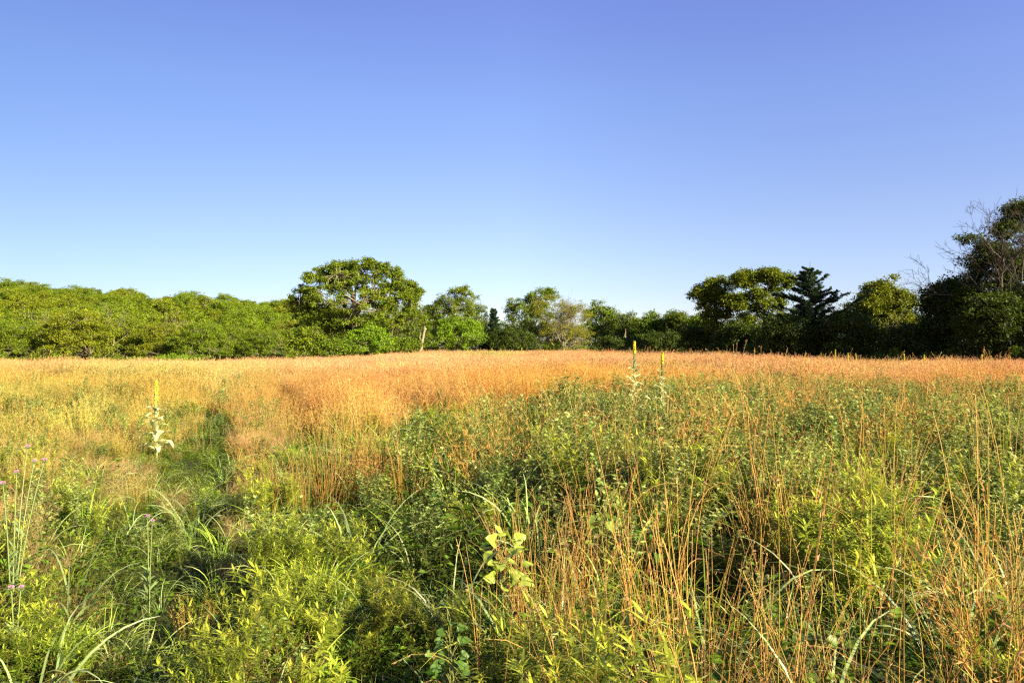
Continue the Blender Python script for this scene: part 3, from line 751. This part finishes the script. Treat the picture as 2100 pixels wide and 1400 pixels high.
def weights(x, y):
    px, py = proj(x, y)
    b = np.interp(px, BX, BY)+nz(x, y, 2.2, 5)*9
    far = sig((b-py)/7)                                 # 1 in the orange field
    near = 1-far
    n1, n2, n3 = nz(x, y, .9, 1), nz(x, y, 1.6, 3), nz(x, y, .6, 6)
    rut = np.maximum(np.exp(-(dist_poly(x, y, RUT_A)/.62)**2), .95*np.exp(-(dist_poly(x, y, RUT_B)/.42)**2))*sst((28-y)/8)
    right = sig((px-1130)/60); left = sig((560-px)/50); cen = (1-right)*(1-left)
    W = {}
    W['dry'] = np.clip(far+.05*near*right*sig((1000-py)/40)+near*left*sig((930-py)/30)*.45+.05*near, 0, 1)*(1-rut*.85)
    W['wisp'] = near*np.clip(left*(.34+.5*n1)+1.3*blob(px, py, 535, 935, 60, 80)+.25*(n2 > .2)*sig((px-1300)/100)*sig((py-950)/60)+.8*blob(px, py, 250, 950, 140, 50)+.9*blob(px, py, 450, 1180, 60, 110)+.9*blob(px, py, 120, 1330, 130, 90)+.5*blob(px, py, 150, 1090, 110, 60), 0, 1)*(1-rut*.9)
    W['silver'] = near*np.clip(right*sig((1060-py)/40)*(.95+.3*n2)+.22*left+.35*blob(px, py, 870, 1000, 160, 80)+.3*right*blob(px, py, 2000, 1100, 200, 100), 0, 1)
    W['goldrod'] = near*np.clip(1.3*blob(px, py, 680, 1230, 170, 220)+.8*blob(px, py, 600, 1080, 120, 60)+.12*left+.22*blob(px, py, 1500, 1050, 260, 110)+.5*blob(px, py, 900, 1400, 160, 60)+.06+.4*blob(px, py, 60, 1230, 130, 90), 0, 1)*(1-.7*blob(px, py, 860, 1230, 70, 70))
    W['blade'] = near*np.clip(.38+.35*n2+.5*left*(.5+n3)+.6*blob(px, py, 950, 880, 180, 60)+.6*blob(px, py, 1950, 1200, 220, 160)+.5*blob(px, py, 60, 1130, 100, 90)+.5*blob(px, py, 400, 1000, 90, 70), 0, 1)
    W['stems'] = near*np.clip(1.2*blob(px, py, 1230, 1150, 270, 270)+.8*blob(px, py, 1560, 1280, 300, 220)+.9*blob(px, py, 690, 930, 50, 70)+.35*right*(.4+.6*(n3 > .1))+.07, 0, 1)*(1-rut)*(1-.8*blob(px, py, 640, 1230, 200, 170))*(1-.85*blob(px, py, 850, 1230, 90, 110))
    W['silver'] *= 1-.8*rut; W['goldrod'] *= (1-.85*rut)*(1-.6*blob(px, py, 1260, 1240, 300, 260)); W['blade'] *= 1-.35*blob(px, py, 1260, 1240, 300, 260)
    W['filler'] = near*np.clip(.6+.3*n1+.6*rut, 0, 1)+.8*far*rut
    return W, px, py, far, rut

def gap(x, y, seed):
    """small bare hollows in the growth"""
    g = nz(x, y, .5, 40)+.6*nz(x, y, .21, 41)
    if seed == 7: return 1+0*g
    return 1-.9*sst((g-.18)/.28)*sst((15-y)/6)
CLEAR = [(-5.5, 9.9, .7, 1.2)]
def growth(x, y, px, py):
    s = 1.03+.36*nz(x, y, .5, 11)*sst((18-y)/8)+.14*nz(x, y, 1.7, 12)
    s = s*(1-.33*sig((600-px)/50)*sig((py-838)/14)*sst((14-y)/3+1))
    s = s*(1-.4*blob(px, py, 850, 1240, 70, 90))
    for cx, cy_, rx, ry in CLEAR: s = s*(1-.5*np.exp(-((x-cx)/rx)**2-((y-cy_)/ry)**2))
    return s

def candidates(dens_bins, seed):
    """dens_bins: (D0, D1, plants per square metre)"""
    r = np.random.default_rng(seed); xs, ys = [], []
    for d0, d1, de in dens_bins:
        hw = 1.0*max(d1, 0)+2.2; n = int((d1-d0)*2*hw*de)
        y = r.uniform(d0, d1, n); x = r.uniform(-hw, hw, n); k = np.abs(x) < np.maximum(y, 0)*1.0+2.2
        xs.append(x[k]); ys.append(y[k])
    return np.concatenate(xs), np.concatenate(ys), r

def scatter(name, key, variants, mat, bins, seed, base_tint, tv=.12, sc_rng=(.8, 1.2), tilt=.12, clear=1.0, fixw=None, tintf=None, label=None, cat=None, sclf=None):
    x, y, r = candidates(bins, seed); W, px, py, far, rut = weights(x, y)
    w = fixw(W, px, py, x, y, far, rut) if fixw else W[key]
    k = (r.random(len(x)) < w*gap(x, y, seed)) & (np.hypot(x, y) > clear)
    # the field ends at the trees
    edge = np.interp(px, [-400, 560, 600, 700, 850, 1000, 1250, 1450, 1700, 1900, 2100, 2600], [85, 86, 70, 68, 78, 84, 76, 62, 50, 44, 40, 34])
    k &= (y < edge)
    x, y, px, py, far, rut = x[k], y[k], px[k], py[k], far[k], rut[k]; n = len(x)
    rot = np.stack([r.normal(0, tilt, n), r.normal(0, tilt, n), r.uniform(0, 6.28, n)], -1)
    s = r.uniform(*sc_rng, n)*(1-.32*rut)
    s = s*(sclf(x, y, px, py) if sclf is not None else growth(x, y, px, py))
    s3 = np.stack([s, s, s*r.uniform(.85, 1.15, n)], -1)
    T = np.tile(np.asarray(base_tint, float), (n, 1))*(1+r.normal(0, tv, (n, 1)))*(1+r.normal(0, tv*.35, (n, 3)))
    if tintf is not None: T = T*tintf(x, y, px, py, r)
    ob = make_scatter(name, variants, mat, x, y, ground(x, y), rot, s3, r.integers(0, len(variants), n), np.clip(T, .05, 4))
    tag(ob, label, cat, kind='stuff'); print(name, n)
    return ob

def dry_tint(x, y, px, py, r):
    """rusty orange in the open field, golden in the left and near parts"""
    gold = np.clip(.9*sig((380-px)/60)*sig((py-782)/10)+.25*nz(x, y, 9, 4)+.8*blob(px, py, 1250, 800, 300, 25)+.5*sig((py-800)/15)+.12*r.normal(size=len(x)), 0, 1)
    grn = np.clip(.5*sig((380-px)/60)*sig((py-800)/14)+.9*blob(px, py, 1000, 742, 60, 7)+.8*blob(px, py, 660, 744, 90, 4)+.7*blob(px, py, 480, 795, 50, 18)+.45*sst((nz(x*.5, y, 3, 7)-.3)*4)+.3*sig((600-px)/60)*sig((py-790)/12), 0, 1)
    big = (1+.20*nz(x*.45, y, 4, 21)+.16*nz(x, y, 1.5, 22))[:, None]
    c = colramp((1.02, .93, 1.0), (.88, .82, .55), gold); return big*(c*(1-grn[:, None])+np.array([.62, 1.0, .7])*grn[:, None])

scatter('field_grass', 'dry', [v_field(700+i) for i in range(6)], M_idry, [(22, 40, 5.0), (40, 64, 4.0), (64, 90, 3.2)], 1, (1, 1, 1), sc_rng=(.68, 1.18), tilt=.09, fixw=lambda W, px, py, x, y, far, rut: far*(1-.6*rut), tintf=dry_tint, sclf=lambda x, y, px, py: 1+.14*nz(x, y, 6, 9)+.12*nz(x, y, 2.2, 19),
        label='dense rusty orange grass covering the open field up to the trees', cat='grass')
scatter('airy_dry_grass', 'dry', [v_dry(710+i) for i in range(6)], M_idry, [(-1, 8, 6), (8, 24, 7)], 2, (1, 1, 1), sc_rng=(.75, 1.1), clear=1.9, tintf=dry_tint,
        label='airy orange bunch grass with feathery heads at the near side of the field', cat='grass')
scatter('tan_stem_grass', 'stems', [v_stems(720+i) for i in range(8)], M_idry, [(-1, 5, 7.5), (5, 8, 4.2), (8, 18, 1.3)], 3, (1, 1, 1), sc_rng=(.75, 1.12), clear=1.45,
        label='tall thin tan and orange grass stems arching over the green growth', cat='grass')
scatter('broad_blade_grass', 'blade', [v_blade(730+i) for i in range(4)]+[v_blade(740+i, 16, .06, .75, (.008, .0135), (.14, .24, .04), (.46, .54, .22), (1.2, 2.6)) for i in range(5)]+[v_blade(745+i, 60, .12, .5, (.003, .006), (.10, .15, .03), (.26, .30, .08)) for i in range(3)],
        M_igrass, [(-1, 5, 30), (5, 10, 17), (10, 22, 9)], 4, (1, 1, 1), tv=.15, clear=.7,
        label='arching green grass blades mixed through the near meadow', cat='grass')
scatter('narrow_leaf_herbs', 'goldrod', [v_goldrod(750+i) for i in range(6)], M_iforb, [(-1, 5, 24), (5, 10, 14), (10, 18, 6)], 5, (1, 1, 1), tv=.14, clear=.9, tilt=.15,
        label='feathery yellow green leafy herbs in the foreground', cat='herbs')
scatter('grey_leaf_herbs', 'silver', [v_silver(760+i) for i in range(6)], M_iforb, [(-1, 6, 14), (6, 12, 12), (12, 22, 10)], 6, (1, 1, 1), tv=.14, clear=1.2,
        label='bushy herbs with small grey green leaves in the right middle ground', cat='herbs')
scatter('low_leafy_cover', 'filler', [v_filler(770+i) for i in range(5)]+[v_filler(776+i, 40, .22, .40, (.05, .11, .010), (.16, .26, .022), (.05, .10)) for i in range(3)], M_iforb, [(-1, 6, 20), (6, 12, 17), (12, 26, 11)], 7, (1, 1, 1), tv=.15, clear=.2,
        label='low dark green leafy cover under the taller plants', cat='ground cover')
scatter('pink_wispy_grass', 'wisp', [v_wisp(780+i) for i in range(5)], M_idry, [(-1, 6, 12), (6, 12, 10), (12, 20, 7)], 8, (1, 1, 1), tv=.12, clear=.9,
        label='wispy pinkish dry grass in patches on the left side', cat='grass')

def v_tallstem(seed):
    r = np.random.default_rng(seed); g = MB(); n = 7; b, a = ring(n, .35, r); a = a+r.normal(0, 1.5, n)
    P, d = arcs(b, a, r.uniform(0, .25, n), np.where(r.random(n) < .45, r.uniform(1.2, 2.4, n), r.uniform(.1, .8, n)), r.uniform(1.05, 1.6, n), 10, 2.6, .25, r)
    C = colramp((.50, .27, .05), (.62, .42, .12), np.broadcast_to(np.linspace(0, 1, 10), (n, 10)))*r.uniform(.75, 1.15, (n, 1, 1))
    tubes(g, P, (r.uniform(.003, .005, n)[:, None]*(1-.5*np.linspace(0, 1, 10))[None]), C, 3)
    head(g, P, d, r, 26, .66, .035, .009, (.56, .36, .12), .3, .7)
    return g
scatter('tall_seed_stems', 'dry', [v_tallstem(790+i) for i in range(8)], M_idry, [(9, 24, .7), (24, 60, .7)], 9, (1, 1, 1), sc_rng=(.75, 1.1), fixw=lambda W, px, py, x, y, far, rut: sig((px-900)/120)*.9+.10, sclf=lambda x, y, px, py: 1+0*x,
        label='scattered taller seed stems arching above the field grass', cat='grass')

# ------------------------------------------------------------------ individual plants
def mullein(H, seed, spike=.42, leafscale=1.0, nl=22, parts=True, lowleaf=.25):
    """stem, big felted leaves, flower spike"""
    r = np.random.default_rng(seed); t = bpy.data.objects.new('mullein_plant', None)
    K = 10; tt = np.linspace(0, 1, K); P = np.stack([.012*np.sin(tt*5+seed), .012*np.cos(tt*4), tt*H], -1)
    g = MB(); tubes(g, P[None], (.013*(1-.5*tt))[None], (.42, .45, .24), 8); stem = g.obj('stem', M_felt, t, link=False, smooth=True)
    kids = [(stem, [])]
    zs = np.linspace(lowleaf, 1-spike*.85, nl)
    for i, f in enumerate(zs):
        g = MB(); a = np.array([i*2.4+r.normal(0, .3)]); s = (1-(f-lowleaf)/(1-lowleaf))**.8
        Ln = (.07+.26*s)*leafscale*r.uniform(.65, 1.2); Wd = Ln*.36
        Pp, dd = arcs(np.array([[0, 0, f*H]]), a, np.array([.6+r.uniform(0, .6)]), np.array([r.uniform(.9, 2.4)*(.4+.6*s)]), np.array([Ln]), 9, 1.3, .1, r)
        side = norm(np.cross(dd, [0, 0, 1.0])); up_ = np.cross(side, dd); q = np.linspace(0, 1, 9)
        w = Wd*(np.sin(np.pi*np.clip(q*.9+.1, 0, 1))**.75+.02); C = np.tile(np.array([.47, .50, .30])*r.uniform(.88, 1.08), (1, 9, 1))
        cu = .22                                        # raised margins, wavy
        Lf = Pp-side*(w/2)[None, :, None]+up_*(w*cu*(1+.5*np.sin(q*14+i)))[None, :, None]
        Rt = Pp+side*(w/2)[None, :, None]+up_*(w*cu*(1+.5*np.cos(q*13+i)))[None, :, None]
        V = np.stack([Lf[0], Pp[0], Rt[0]], 1); n0 = np.arange(8)[:, None]*3
        Fc = np.concatenate([n0+np.array([[0, 1, 4, 3]]), n0+np.array([[1, 2, 5, 4]])])
        g.add(V, Fc, (np.array([.68, .69, .34])*r.uniform(.85, 1.08)))
        kids.append((g.obj('leaf', M_felt, t, link=False, smooth=True), []))
    g = MB(); z0 = H*(1-spike); n = 520; f = r.random(n)
    a = r.uniform(0, 6.28, n); rad = .019*(1-.62*f**2); pos = np.stack([np.cos(a)*rad*.4, np.sin(a)*rad*.4, z0+f*H*spike], -1)
    out_ = norm(np.stack([np.cos(a), np.sin(a), .7+0*a], -1)); leaves(g, pos, out_, rdir(n, r), rad*1.25+.004, np.full(n, .013), vj((.42, .44, .16), n, r, .12), .4)
    tubes(g, np.stack([np.zeros(5), np.zeros(5), z0+np.linspace(0, 1, 5)*H*spike], -1)[None]+.0, (.015*(1-.6*np.linspace(0, 1, 5)))[None], (.36, .40, .15), 8)
    sp = g.obj('flower_spike', M_felt, t, link=False)
    g = MB(); m = 70; f = r.uniform(.3 if spike > .3 else .55, .98, m); a = r.uniform(0, 6.28, m)
    for k in range(m):
        rad = .02*(1-.4*f[k]**2); c = np.array([math.cos(a[k])*rad, math.sin(a[k])*rad, z0+f[k]*H*spike]); o_ = norm(np.array([math.cos(a[k]), math.sin(a[k]), .3]))
        u_ = norm(np.cross(o_, [0, 0, 1.])); v_ = np.cross(u_, o_); an = np.arange(5)*1.2566
        dd = u_[None]*np.cos(an)[:, None]+v_[None]*np.sin(an)[:, None]
        leaves(g, np.tile(c+o_*.006, (5, 1)), norm(dd+o_*.35), np.tile(o_, (5, 1)), np.full(5, .016), np.full(5, .014), vj((.85, .72, .01), 5, r, .05), .1)
    fl = g.obj('flowers', M_petal, t, link=False); fl.parent = sp
    kids.append((sp, [fl])); KIDS[t.name] = kids
    return t
def place(proto_, px, D, label, cat, group=None, rz=0.0, s=1.0, name=None, dz=0.0):
    x, y, z = at(px, D); o = copy_tree(proto_, (x, y, z+dz), rz, s)
    if name: o.name = name
    return tag(o, label, cat, group)
def sink(top_py, px, D): return zof(top_py, D)-at(px, D)[2]         # plant height that puts its top on a row
D = 10.5; place(mullein(sink(778, 321, D), 1, .42, 1.02, 24, lowleaf=.12), 321, D, 'pale leafy mullein with yellow spike standing alone in the left meadow', 'plant', 'tall flowering mulleins', .6)
D = 12.5; place(mullein(sink(699, 1301, D), 2, .27, 1.0, 24, lowleaf=.3), 1301, D, 'taller of two yellow tipped mulleins right of centre, dark trees behind its tip', 'plant', 'tall flowering mulleins', .2)
D = 13.0; place(mullein(sink(722, 1358, D), 3, .27, .85, 20, lowleaf=.3), 1358, D, 'shorter yellow tipped mullein just right of the taller one', 'plant', 'tall flowering mulleins', 1.9)
small = [mullein(1.6, 10+i, .45, .9, 12, lowleaf=.35) for i in range(3)]
spikes = [(30, 736, 62, 'tallest of the pale mullein spikes at the far left field edge'), (47, 742, 62, 'short mullein spike second from the left edge cluster'), (56, 739, 63, 'pale mullein spike in the middle of the left edge cluster'),
 (69, 739, 61, 'pale mullein spike right of the left edge cluster'), (234, 736, 66, 'lone pale mullein spike below the broad yellowish oak'), (337, 742, 58, 'faint mullein spike in the orange field left of the bright rounded tree'),
 (361, 735, 66, 'pale mullein spike below the curling limbed oak'), (394, 735, 68, 'pale mullein spike below the bright rounded tree'),
 (934, 723, 52, 'pale mullein stalk below the bright low tree'), (950, 731, 50, 'very small mullein stalk below the bright low tree'), (975, 721, 46, 'bushy pale mullein at the far side of the field left of centre'),
 (999, 718, 56, 'grey mullein stalk below the small dark cedar'), (1009, 713, 55, 'yellow tipped mullein spike below the small dark cedar'), (1032, 723, 48, 'leaning small mullein with yellow tip below the dark limbed oak'),
 (1054, 721, 58, 'faint mullein stalk below the dark limbed oak'), (1070, 712, 56, 'stout mullein with yellow top below the dark limbed oak'), (1114, 717, 58, 'grey mullein stalk at the left foot of the half dead tree'),
 (1713, 716, 36, 'yellow mullein spike against the dark shrub right of the cedar'), (1739, 723, 37, 'short leafy mullein second of the spikes at the right field edge'), (1755, 724, 38, 'thin yellow mullein spike left of the rounded olive tree'),
 (1854, 725, 33, 'stout yellow mullein spike below the rounded olive tree'), (1895, 727, 34, 'pale mullein spike right of the stout yellow one'), (2013, 726, 31, 'thin mullein spike near the right edge before the dark thicket')]
for i, (px, py, D, lb) in enumerate(spikes):
    h = sink(py, px, D)/1.6
    place(small[i % 3], px, D, lb, 'plant', 'distant mullein spikes along the field', i*1.3, (1.15, 1.15, h))

# dried seed stalks standing above the grass against the right trees
def stalk(H, seed, kind=0):
    r = np.random.default_rng(seed); t = bpy.data.objects.new('dried_stalk', None); g = MB(); K = 10; tt = np.linspace(0, 1, K)
    bend = [.0, 1.5, .5][kind]; P, d = arcs(np.zeros((1, 3)), np.array([math.pi if kind == 1 else .3]), np.array([.05]), np.array([bend]), np.array([H]), K, 4, 0, r)
    tubes(g, P, (.007*(1-.4*tt))[None], (.40, .25, .11), 5); st = g.obj('stem', M_plant, t, link=False)
    g = MB(); m = 26; k = r.integers(6, 10, m); pos = P[0, k]+r.normal(0, .012, (m, 3)); leaves(g, pos, norm(rdir(m, r)+[0, 0, .6]), rdir(m, r), r.uniform(.03, .07, m), r.uniform(.01, .02, m), vj((.42, .26, .12), m, r, .2), .5)
    return (lambda o: (KIDS.__setitem__(t.name, [(st, []), (o, [])]), t)[1])(g.obj('seed_head', M_plant, t, link=False))
for px, py, D, kd, lb in [(1482, 706, 19, 1, 'dried stalk bent over to the left, leftmost of those before the thicket'), (1499, 708, 20, 0, 'thin dried stalk between the bent one and the tallest one'), (1506, 705, 20.5, 0, 'dried stalk with a nodding head just left of the tallest stalk'),
                          (1516, 698, 19, 2, 'tallest dried stalk above the grass before the dark shrub'), (1556, 713, 21, 0, 'stout brown seed head leaning right of the other dried stalks')]:
    place(stalk(sink(py, px, D), px, kd), px, D, lb, 'dried stalk', 'dried stalks standing above the grass')

# pink thistles at the left edge
def thistle(stems, seed):
    """stems: list of (dx, height, lean)"""
    r = np.random.default_rng(seed); t = bpy.data.objects.new('thistle_plant', None); kids = []
    for (dx, dy, h) in stems:
        g = MB(); P = bez(np.array([0, 0, 0.]), np.array([dx*.3, dy*.3, h*.6]), np.array([dx, dy, h]), 9)
        tubes(g, P[None], (.0045*(1-.45*np.linspace(0, 1, 9)))[None], (.26, .33, .10), 6)
        st = g.obj('stem', M_plant, t, link=False, smooth=True)
        g = MB(); n = 70; d = rdir(n, r); d[:, 2] = np.abs(d[:, 2])*.9+.05; d = norm(d)
        c = P[-1]; leaves(g, c+d*.004, d, rdir(n, r), np.full(n, .013), np.full(n, .003), vj((.62, .30, .50), n, r, .12), .1)
        n = 60; d = rdir(n, r); d[:, 2] = -np.abs(d[:, 2])*.8+.1; leaves(g, c-np.array([0, 0, .006])+norm(d)*.004, norm(d), rdir(n, r), np.full(n, .012), np.full(n, .006), vj((.2, .26, .09), n, r, .12), .3)
        kids += [(st, []), (g.obj('flower_head', M_petal, t, link=False), [])]
    g = MB(); n = 44; i = r.integers(0, len(stems), n); f = r.uniform(.05, .6, n); S = np.array([s for s in stems])
    pos = np.stack([S[i, 0]*f**2, S[i, 1]*f**2, S[i, 2]*f], -1)
    blades(g, pos, r.uniform(0, 6.28, n), r.uniform(.4, .9, n), r.uniform(.2, 1, n), r.uniform(.05, .13, n)*(1.2-f), r.uniform(.008, .016, n), 5, (.16, .24, .07), (.28, .36, .14), 'leaf', 1.3, .2, r=r)
    kids.append((g.obj('leaves', M_plant, t, link=False), [])); KIDS[t.name] = kids
    return t
D = 4.1; x0, _, z0 = at(28, D)
def hd(px, py, D, x0, z0, dy=0): return ((px-1050)/F*(D+dy)-x0, dy, zof(py, D+dy)-z0)
place(thistle([hd(8, 990, D, x0, z0), hd(36, 967, D, x0, z0, .1), hd(93, 943, D, x0, z0, .15), hd(58, 915, D, x0, z0, .3), hd(72, 945, D, x0, z0, .2)], 3), 28, D, 'thistle with several pink heads on tall pale stems at the left edge', 'thistle', 'pink flowering thistles')
D = 4.6; x0, _, z0 = at(308, D)
place(thistle([hd(304, 1058, D, x0, z0), hd(314, 1067, D, x0, z0, -.08)], 4), 308, D, 'small pink thistle pair low in the green growth left of centre', 'thistle', 'pink flowering thistles')
D = 11; x0, _, z0 = at(808, D)
place(thistle([hd(806, 848, D, x0, z0), hd(816, 849, D, x0, z0, .1), hd(813, 814, D, x0, z0, .2)], 5), 808, D, 'pink thistle standing at the edge of the orange field near centre', 'thistle', 'pink flowering thistles')
D = 3.6; x0, _, z0 = at(35, D)
place(thistle([hd(26, 1203, D, x0, z0), hd(46, 1202, D, x0, z0, .05)], 6), 35, D, 'tiny pink thistle heads low at the left edge of the foreground', 'thistle', 'pink flowering thistles')

# broad-leaved plants in the foreground
def lobed(g, p, d, n, L, W, C, r):
    """broad leaf with three shallow lobes, notched base and a folded, wavy blade"""
    s = norm(np.cross(d, n)); n2 = np.cross(s, d); k = 22
    th = np.linspace(-math.pi, math.pi, k, endpoint=False)+math.pi/k
    rr = .5*(1+.16*np.cos(3*th)+.05*np.cos(9*th+1))*(1-.35*np.exp(-((np.abs(th)-math.pi)/.35)**2))
    a = rr*np.cos(th)*L+L*.42; b = rr*np.sin(th)*W
    lift = .30*np.abs(b)-.55*np.clip(a/L-.5, 0, 1)**2*L+.035*L*np.sin(5*th+r.uniform(0, 6))
    V = p+a[:, None]*d+b[:, None]*s+lift[:, None]*n2
    q = np.linspace(0, .85, 4)[:, None]; mid = p+q*L*d-.55*np.clip(q-.5, 0, 1)**2*L*n2
    V = np.vstack([V, mid]); m0 = k; Fc = []
    near = [m0+int(np.argmin(np.abs(a_/L-np.linspace(0, .85, 4)))) for a_ in a]
    for i in range(k):
        j = (i+1) % k
        Fc.append((i, j, near[j]))
        if near[i] != near[j]: Fc.append((i, near[j], near[i]))
    Cv = np.tile(np.asarray(C), (len(V), 1))*r.uniform(.9, 1.1, (len(V), 1)); Cv[k:] *= .8
    g.add(V, np.array(Fc), Cv)
def broadplant(spec, seed, c=(.30, .34, .05), H=.8, name='broadleaf_plant', stemc=(.3, .3, .08)):
    """spec: list of (x,y,z,len,wid) leaf attachment points relative to the base"""
    r = np.random.default_rng(seed); t = bpy.data.objects.new(name, None); kids = []; g = MB()
    P = np.stack([.02*np.sin(np.linspace(0, 4, 9)), np.zeros(9), np.linspace(0, H, 9)], -1); tubes(g, P[None], (.004*(1-.6*np.linspace(0, 1, 9)))[None], stemc, 6)
    for (x, y, z, L, W) in spec:
        q = bez(np.array([0, 0, z-.06]), np.array([x*.4, y*.4, z-.01]), np.array([x*.8, y*.8, z]), 5); tubes(g, q[None], np.full((1, 5), .0015), stemc, 4)
    kids.append((g.obj('stem', M_plant, t, link=False), []))
    for (x, y, z, L, W) in spec:
        g = MB(); o = np.array([x, y, 0.]); o = norm(o+r.normal(0, .015, 3)); d = norm(o+np.array([0, -.2, r.uniform(-.25, .35)])); n_ = norm(np.array([.35, -.35, .8])+r.normal(0, .45, 3))
        n_ = norm(n_-d*(n_@d)); lobed(g, np.array([x*.8, y*.8, z]), d, n_, L, W, np.array(c)*r.uniform(.82, 1.12), r)
        kids.append((g.obj('leaf', M_plant, t, link=False), []))
    KIDS[t.name] = kids; return t
def spec_at(px0, D, rows, z0):
    x0 = (px0-1050)/F*D; q = np.random.default_rng(int(px0)); rows = rows+[(a+q.normal(0, 16), b+q.normal(0, 14), c*q.uniform(.5, .8), q.normal(0, .05)) for a, b, c, e in rows]; return [((px-1050)/F*D-x0, dy, zof(py, D)-z0, s/F*D, s/F*D*.95) for px, py, s, dy in rows]
D = 3.2; _, _, z0 = at(1030, D)
place(broadplant(spec_at(1030, D, [(1046, 1098, 40, -.03), (1010, 1125, 34, -.05), (1060, 1106, 26, .02), (1022, 1148, 26, -.06), (1054, 1132, 22, -.04), (1068, 1128, 20, .03), (1020, 1096, 28, .05), (998, 1134, 20, .02), (1040, 1160, 34, -.02), (1018, 1165, 32, .03), (1012, 1178, 26, -.02), (1048, 1185, 36, .0), (1060, 1192, 30, .04), (1075, 1186, 30, -.03), (1035, 1200, 30, -.02)], z0), 5, (.36, .44, .06)), 1030, D,
      'yellow green broad leaved seedling with rounded lobed leaves at the centre foreground', 'plant', 'broad leaved plants', 0)
D = 4.0; _, _, z0 = at(1235, D)
place(broadplant(spec_at(1235, D, [(1238, 1045, 30, 0), (1228, 1062, 34, -.03), (1240, 1072, 30, .02), (1222, 1078, 22, 0), (1250, 1066, 20, 0), (1232, 1090, 26, -.02)], z0), 6, (.22, .32, .04)), 1235, D,
      'light green broad leaved plant behind the yellow green seedling', 'plant', 'broad leaved plants', 0)
D = 2.75; _, _, z0 = at(925, D)
place(broadplant(spec_at(925, D, [(912, 1290, 22, 0), (940, 1292, 22, .02), (908, 1315, 24, -.02), (942, 1318, 24, .02), (915, 1345, 26, 0), (940, 1348, 26, -.02), (920, 1370, 26, .03), (945, 1375, 24, 0), (925, 1272, 20, 0), (900, 1360, 24, 0)], z0), 7, (.12, .22, .03)), 925, D,
      'fresh green plant with small oval leaves on a thin stem, bottom centre', 'plant', 'broad leaved plants', 0)
D = 2.9; _, _, z0 = at(1670, D)
place(broadplant(spec_at(1670, D, [(1650, 1300, 40, 0), (1690, 1292, 34, -.03), (1665, 1315, 38, .02), (1640, 1325, 28, 0), (1700, 1312, 26, 0)], z0), 8, (.14, .22, .03)), 1670, D,
      'green broad leaves low among tan stems in the right foreground', 'plant', 'broad leaved plants', 0)

# separate clumps of tan grass that stand out
clumps = [(640, 6.9, 1.05, 30, 'slim tan grass clump at the left of the dense clump by the track'), (735, 8.4, 1.15, 44, 'tan grass clump behind the dense clump by the track'), (690, 7.4, 1.2, 64, 'dense upright tan grass clump beside the wheel track, left of centre'), (1120, 3.6, .95, 34, 'tan clump with looping arched tips left of the yellow green seedling'), (1210, 4.6, 1.05, 26, 'golden grass clump leaning right of the light green plant'),
          (1690, 6.8, 1.0, 16, 'small orange based clump standing in the grey green herbs'), (1240, 2.6, .95, 40, 'thick clump of orange stems in the centre right foreground'), (1430, 2.5, 1.0, 34, 'loose tan stems fanning out in the right foreground'), (1020, 2.9, .9, 12, 'few arched tan stems crossing left of the seedling')]
for px, D, H, n, lb in clumps:
    x, y, z = at(px, D); t = empty('tan_grass_clump', (x, y, z))
    g = v_stems(int(px), int(n*1.1), .16 if D < 5 else .25, H, .22, 20); g.obj('stems', M_plant, t)
    tag(t, lb, 'grass clump', 'clumps of tan grass')

for k, (px, py, D, n, H, a, lb) in enumerate([(75, 1150, 3.3, 16, .62, .8, 'tuft of broad pale blades arching over at the left edge'), (150, 1040, 4.3, 9, .70, .3, 'upright broad pale blades right of the thistle stems'),
        (215, 1290, 3.2, 8, .36, .5, 'tuft of broad blades in the lower left foreground'), (400, 960, 6.6, 16, .55, .6, 'pale blade tuft in the green wheel track'), (735, 1010, 5.3, 14, .66, .5, 'broad bladed tuft right of the tan clump by the track'),
        (1080, 890, 8.0, 18, .75, .5, 'broad blades at the hollow before the orange field'), (1790, 1040, 4.6, 16, .75, .7, 'large tuft of drooping broad blades in the right middle ground'), (1960, 1190, 3.3, 22, .68, .7, 'dense fountain of pale blades at the lower right'),
        (1320, 1010, 5.0, 12, .72, .6, 'broad curling blades among the tan stems right of centre'), (500, 1180, 3.5, 8, .60, .4, 'few stiff pale blades left of the feathery herbs')]):
    x, y, z = at(px, D); t = empty('broad_grass_tuft', (x, y, z)); g = v_blade(900+k, n, .09, H*1.15, (.010, .019), (.13, .22, .04), (.46, .54, .24), (.6+a, 2.2+a*.5))
    g.obj('blades', M_plant, t); tag(t, lb, 'grass tuft', 'tufts of broad bladed grass')

# small yellow flowers in the far field
def yflower(seed, H=1.0):
    r = np.random.default_rng(seed); t = bpy.data.objects.new('yellow_flower', None); g = MB()
    tubes(g, np.array([[[0, 0, 0], [.02, 0, H*.5], [0, .02, H]]]), np.full((1, 3), .005), (.2, .26, .06), 4); st = g.obj('stem', M_plant, t, link=False)
    g = MB(); an = np.arange(12)*.5236; dd = np.stack([np.cos(an)*.7, -.6+0*an, np.sin(an)], -1); leaves(g, np.tile([0, .02, H], (12, 1)), norm(dd), np.tile([0, -1., .2], (12, 1)), np.full(12, .07), np.full(12, .035), vj((.85, .62, .02), 12, r, .05), .1)
    fl = g.obj('petals', M_petal, t, link=False); KIDS[t.name] = [(st, []), (fl, [])]; return t
yf = yflower(1)
for px, py, D, lb in [(41, 758, 27, 'yellow wildflower nearest the left edge in the orange field'), (187, 744, 40, 'yellow wildflower close below the left field edge'), (147, 754, 30, 'yellow wildflower in the left orange field below the yellowish oak'),
                      (197, 756, 30, 'yellow wildflower right of its neighbour in the left orange field'), (108, 774, 21, 'yellow wildflower lowest of those in the left field')]:
    h = sink(py, px, D); place(yf, px, D, lb, 'flower', 'yellow wildflowers in the left field', 0, (1, 1, h))
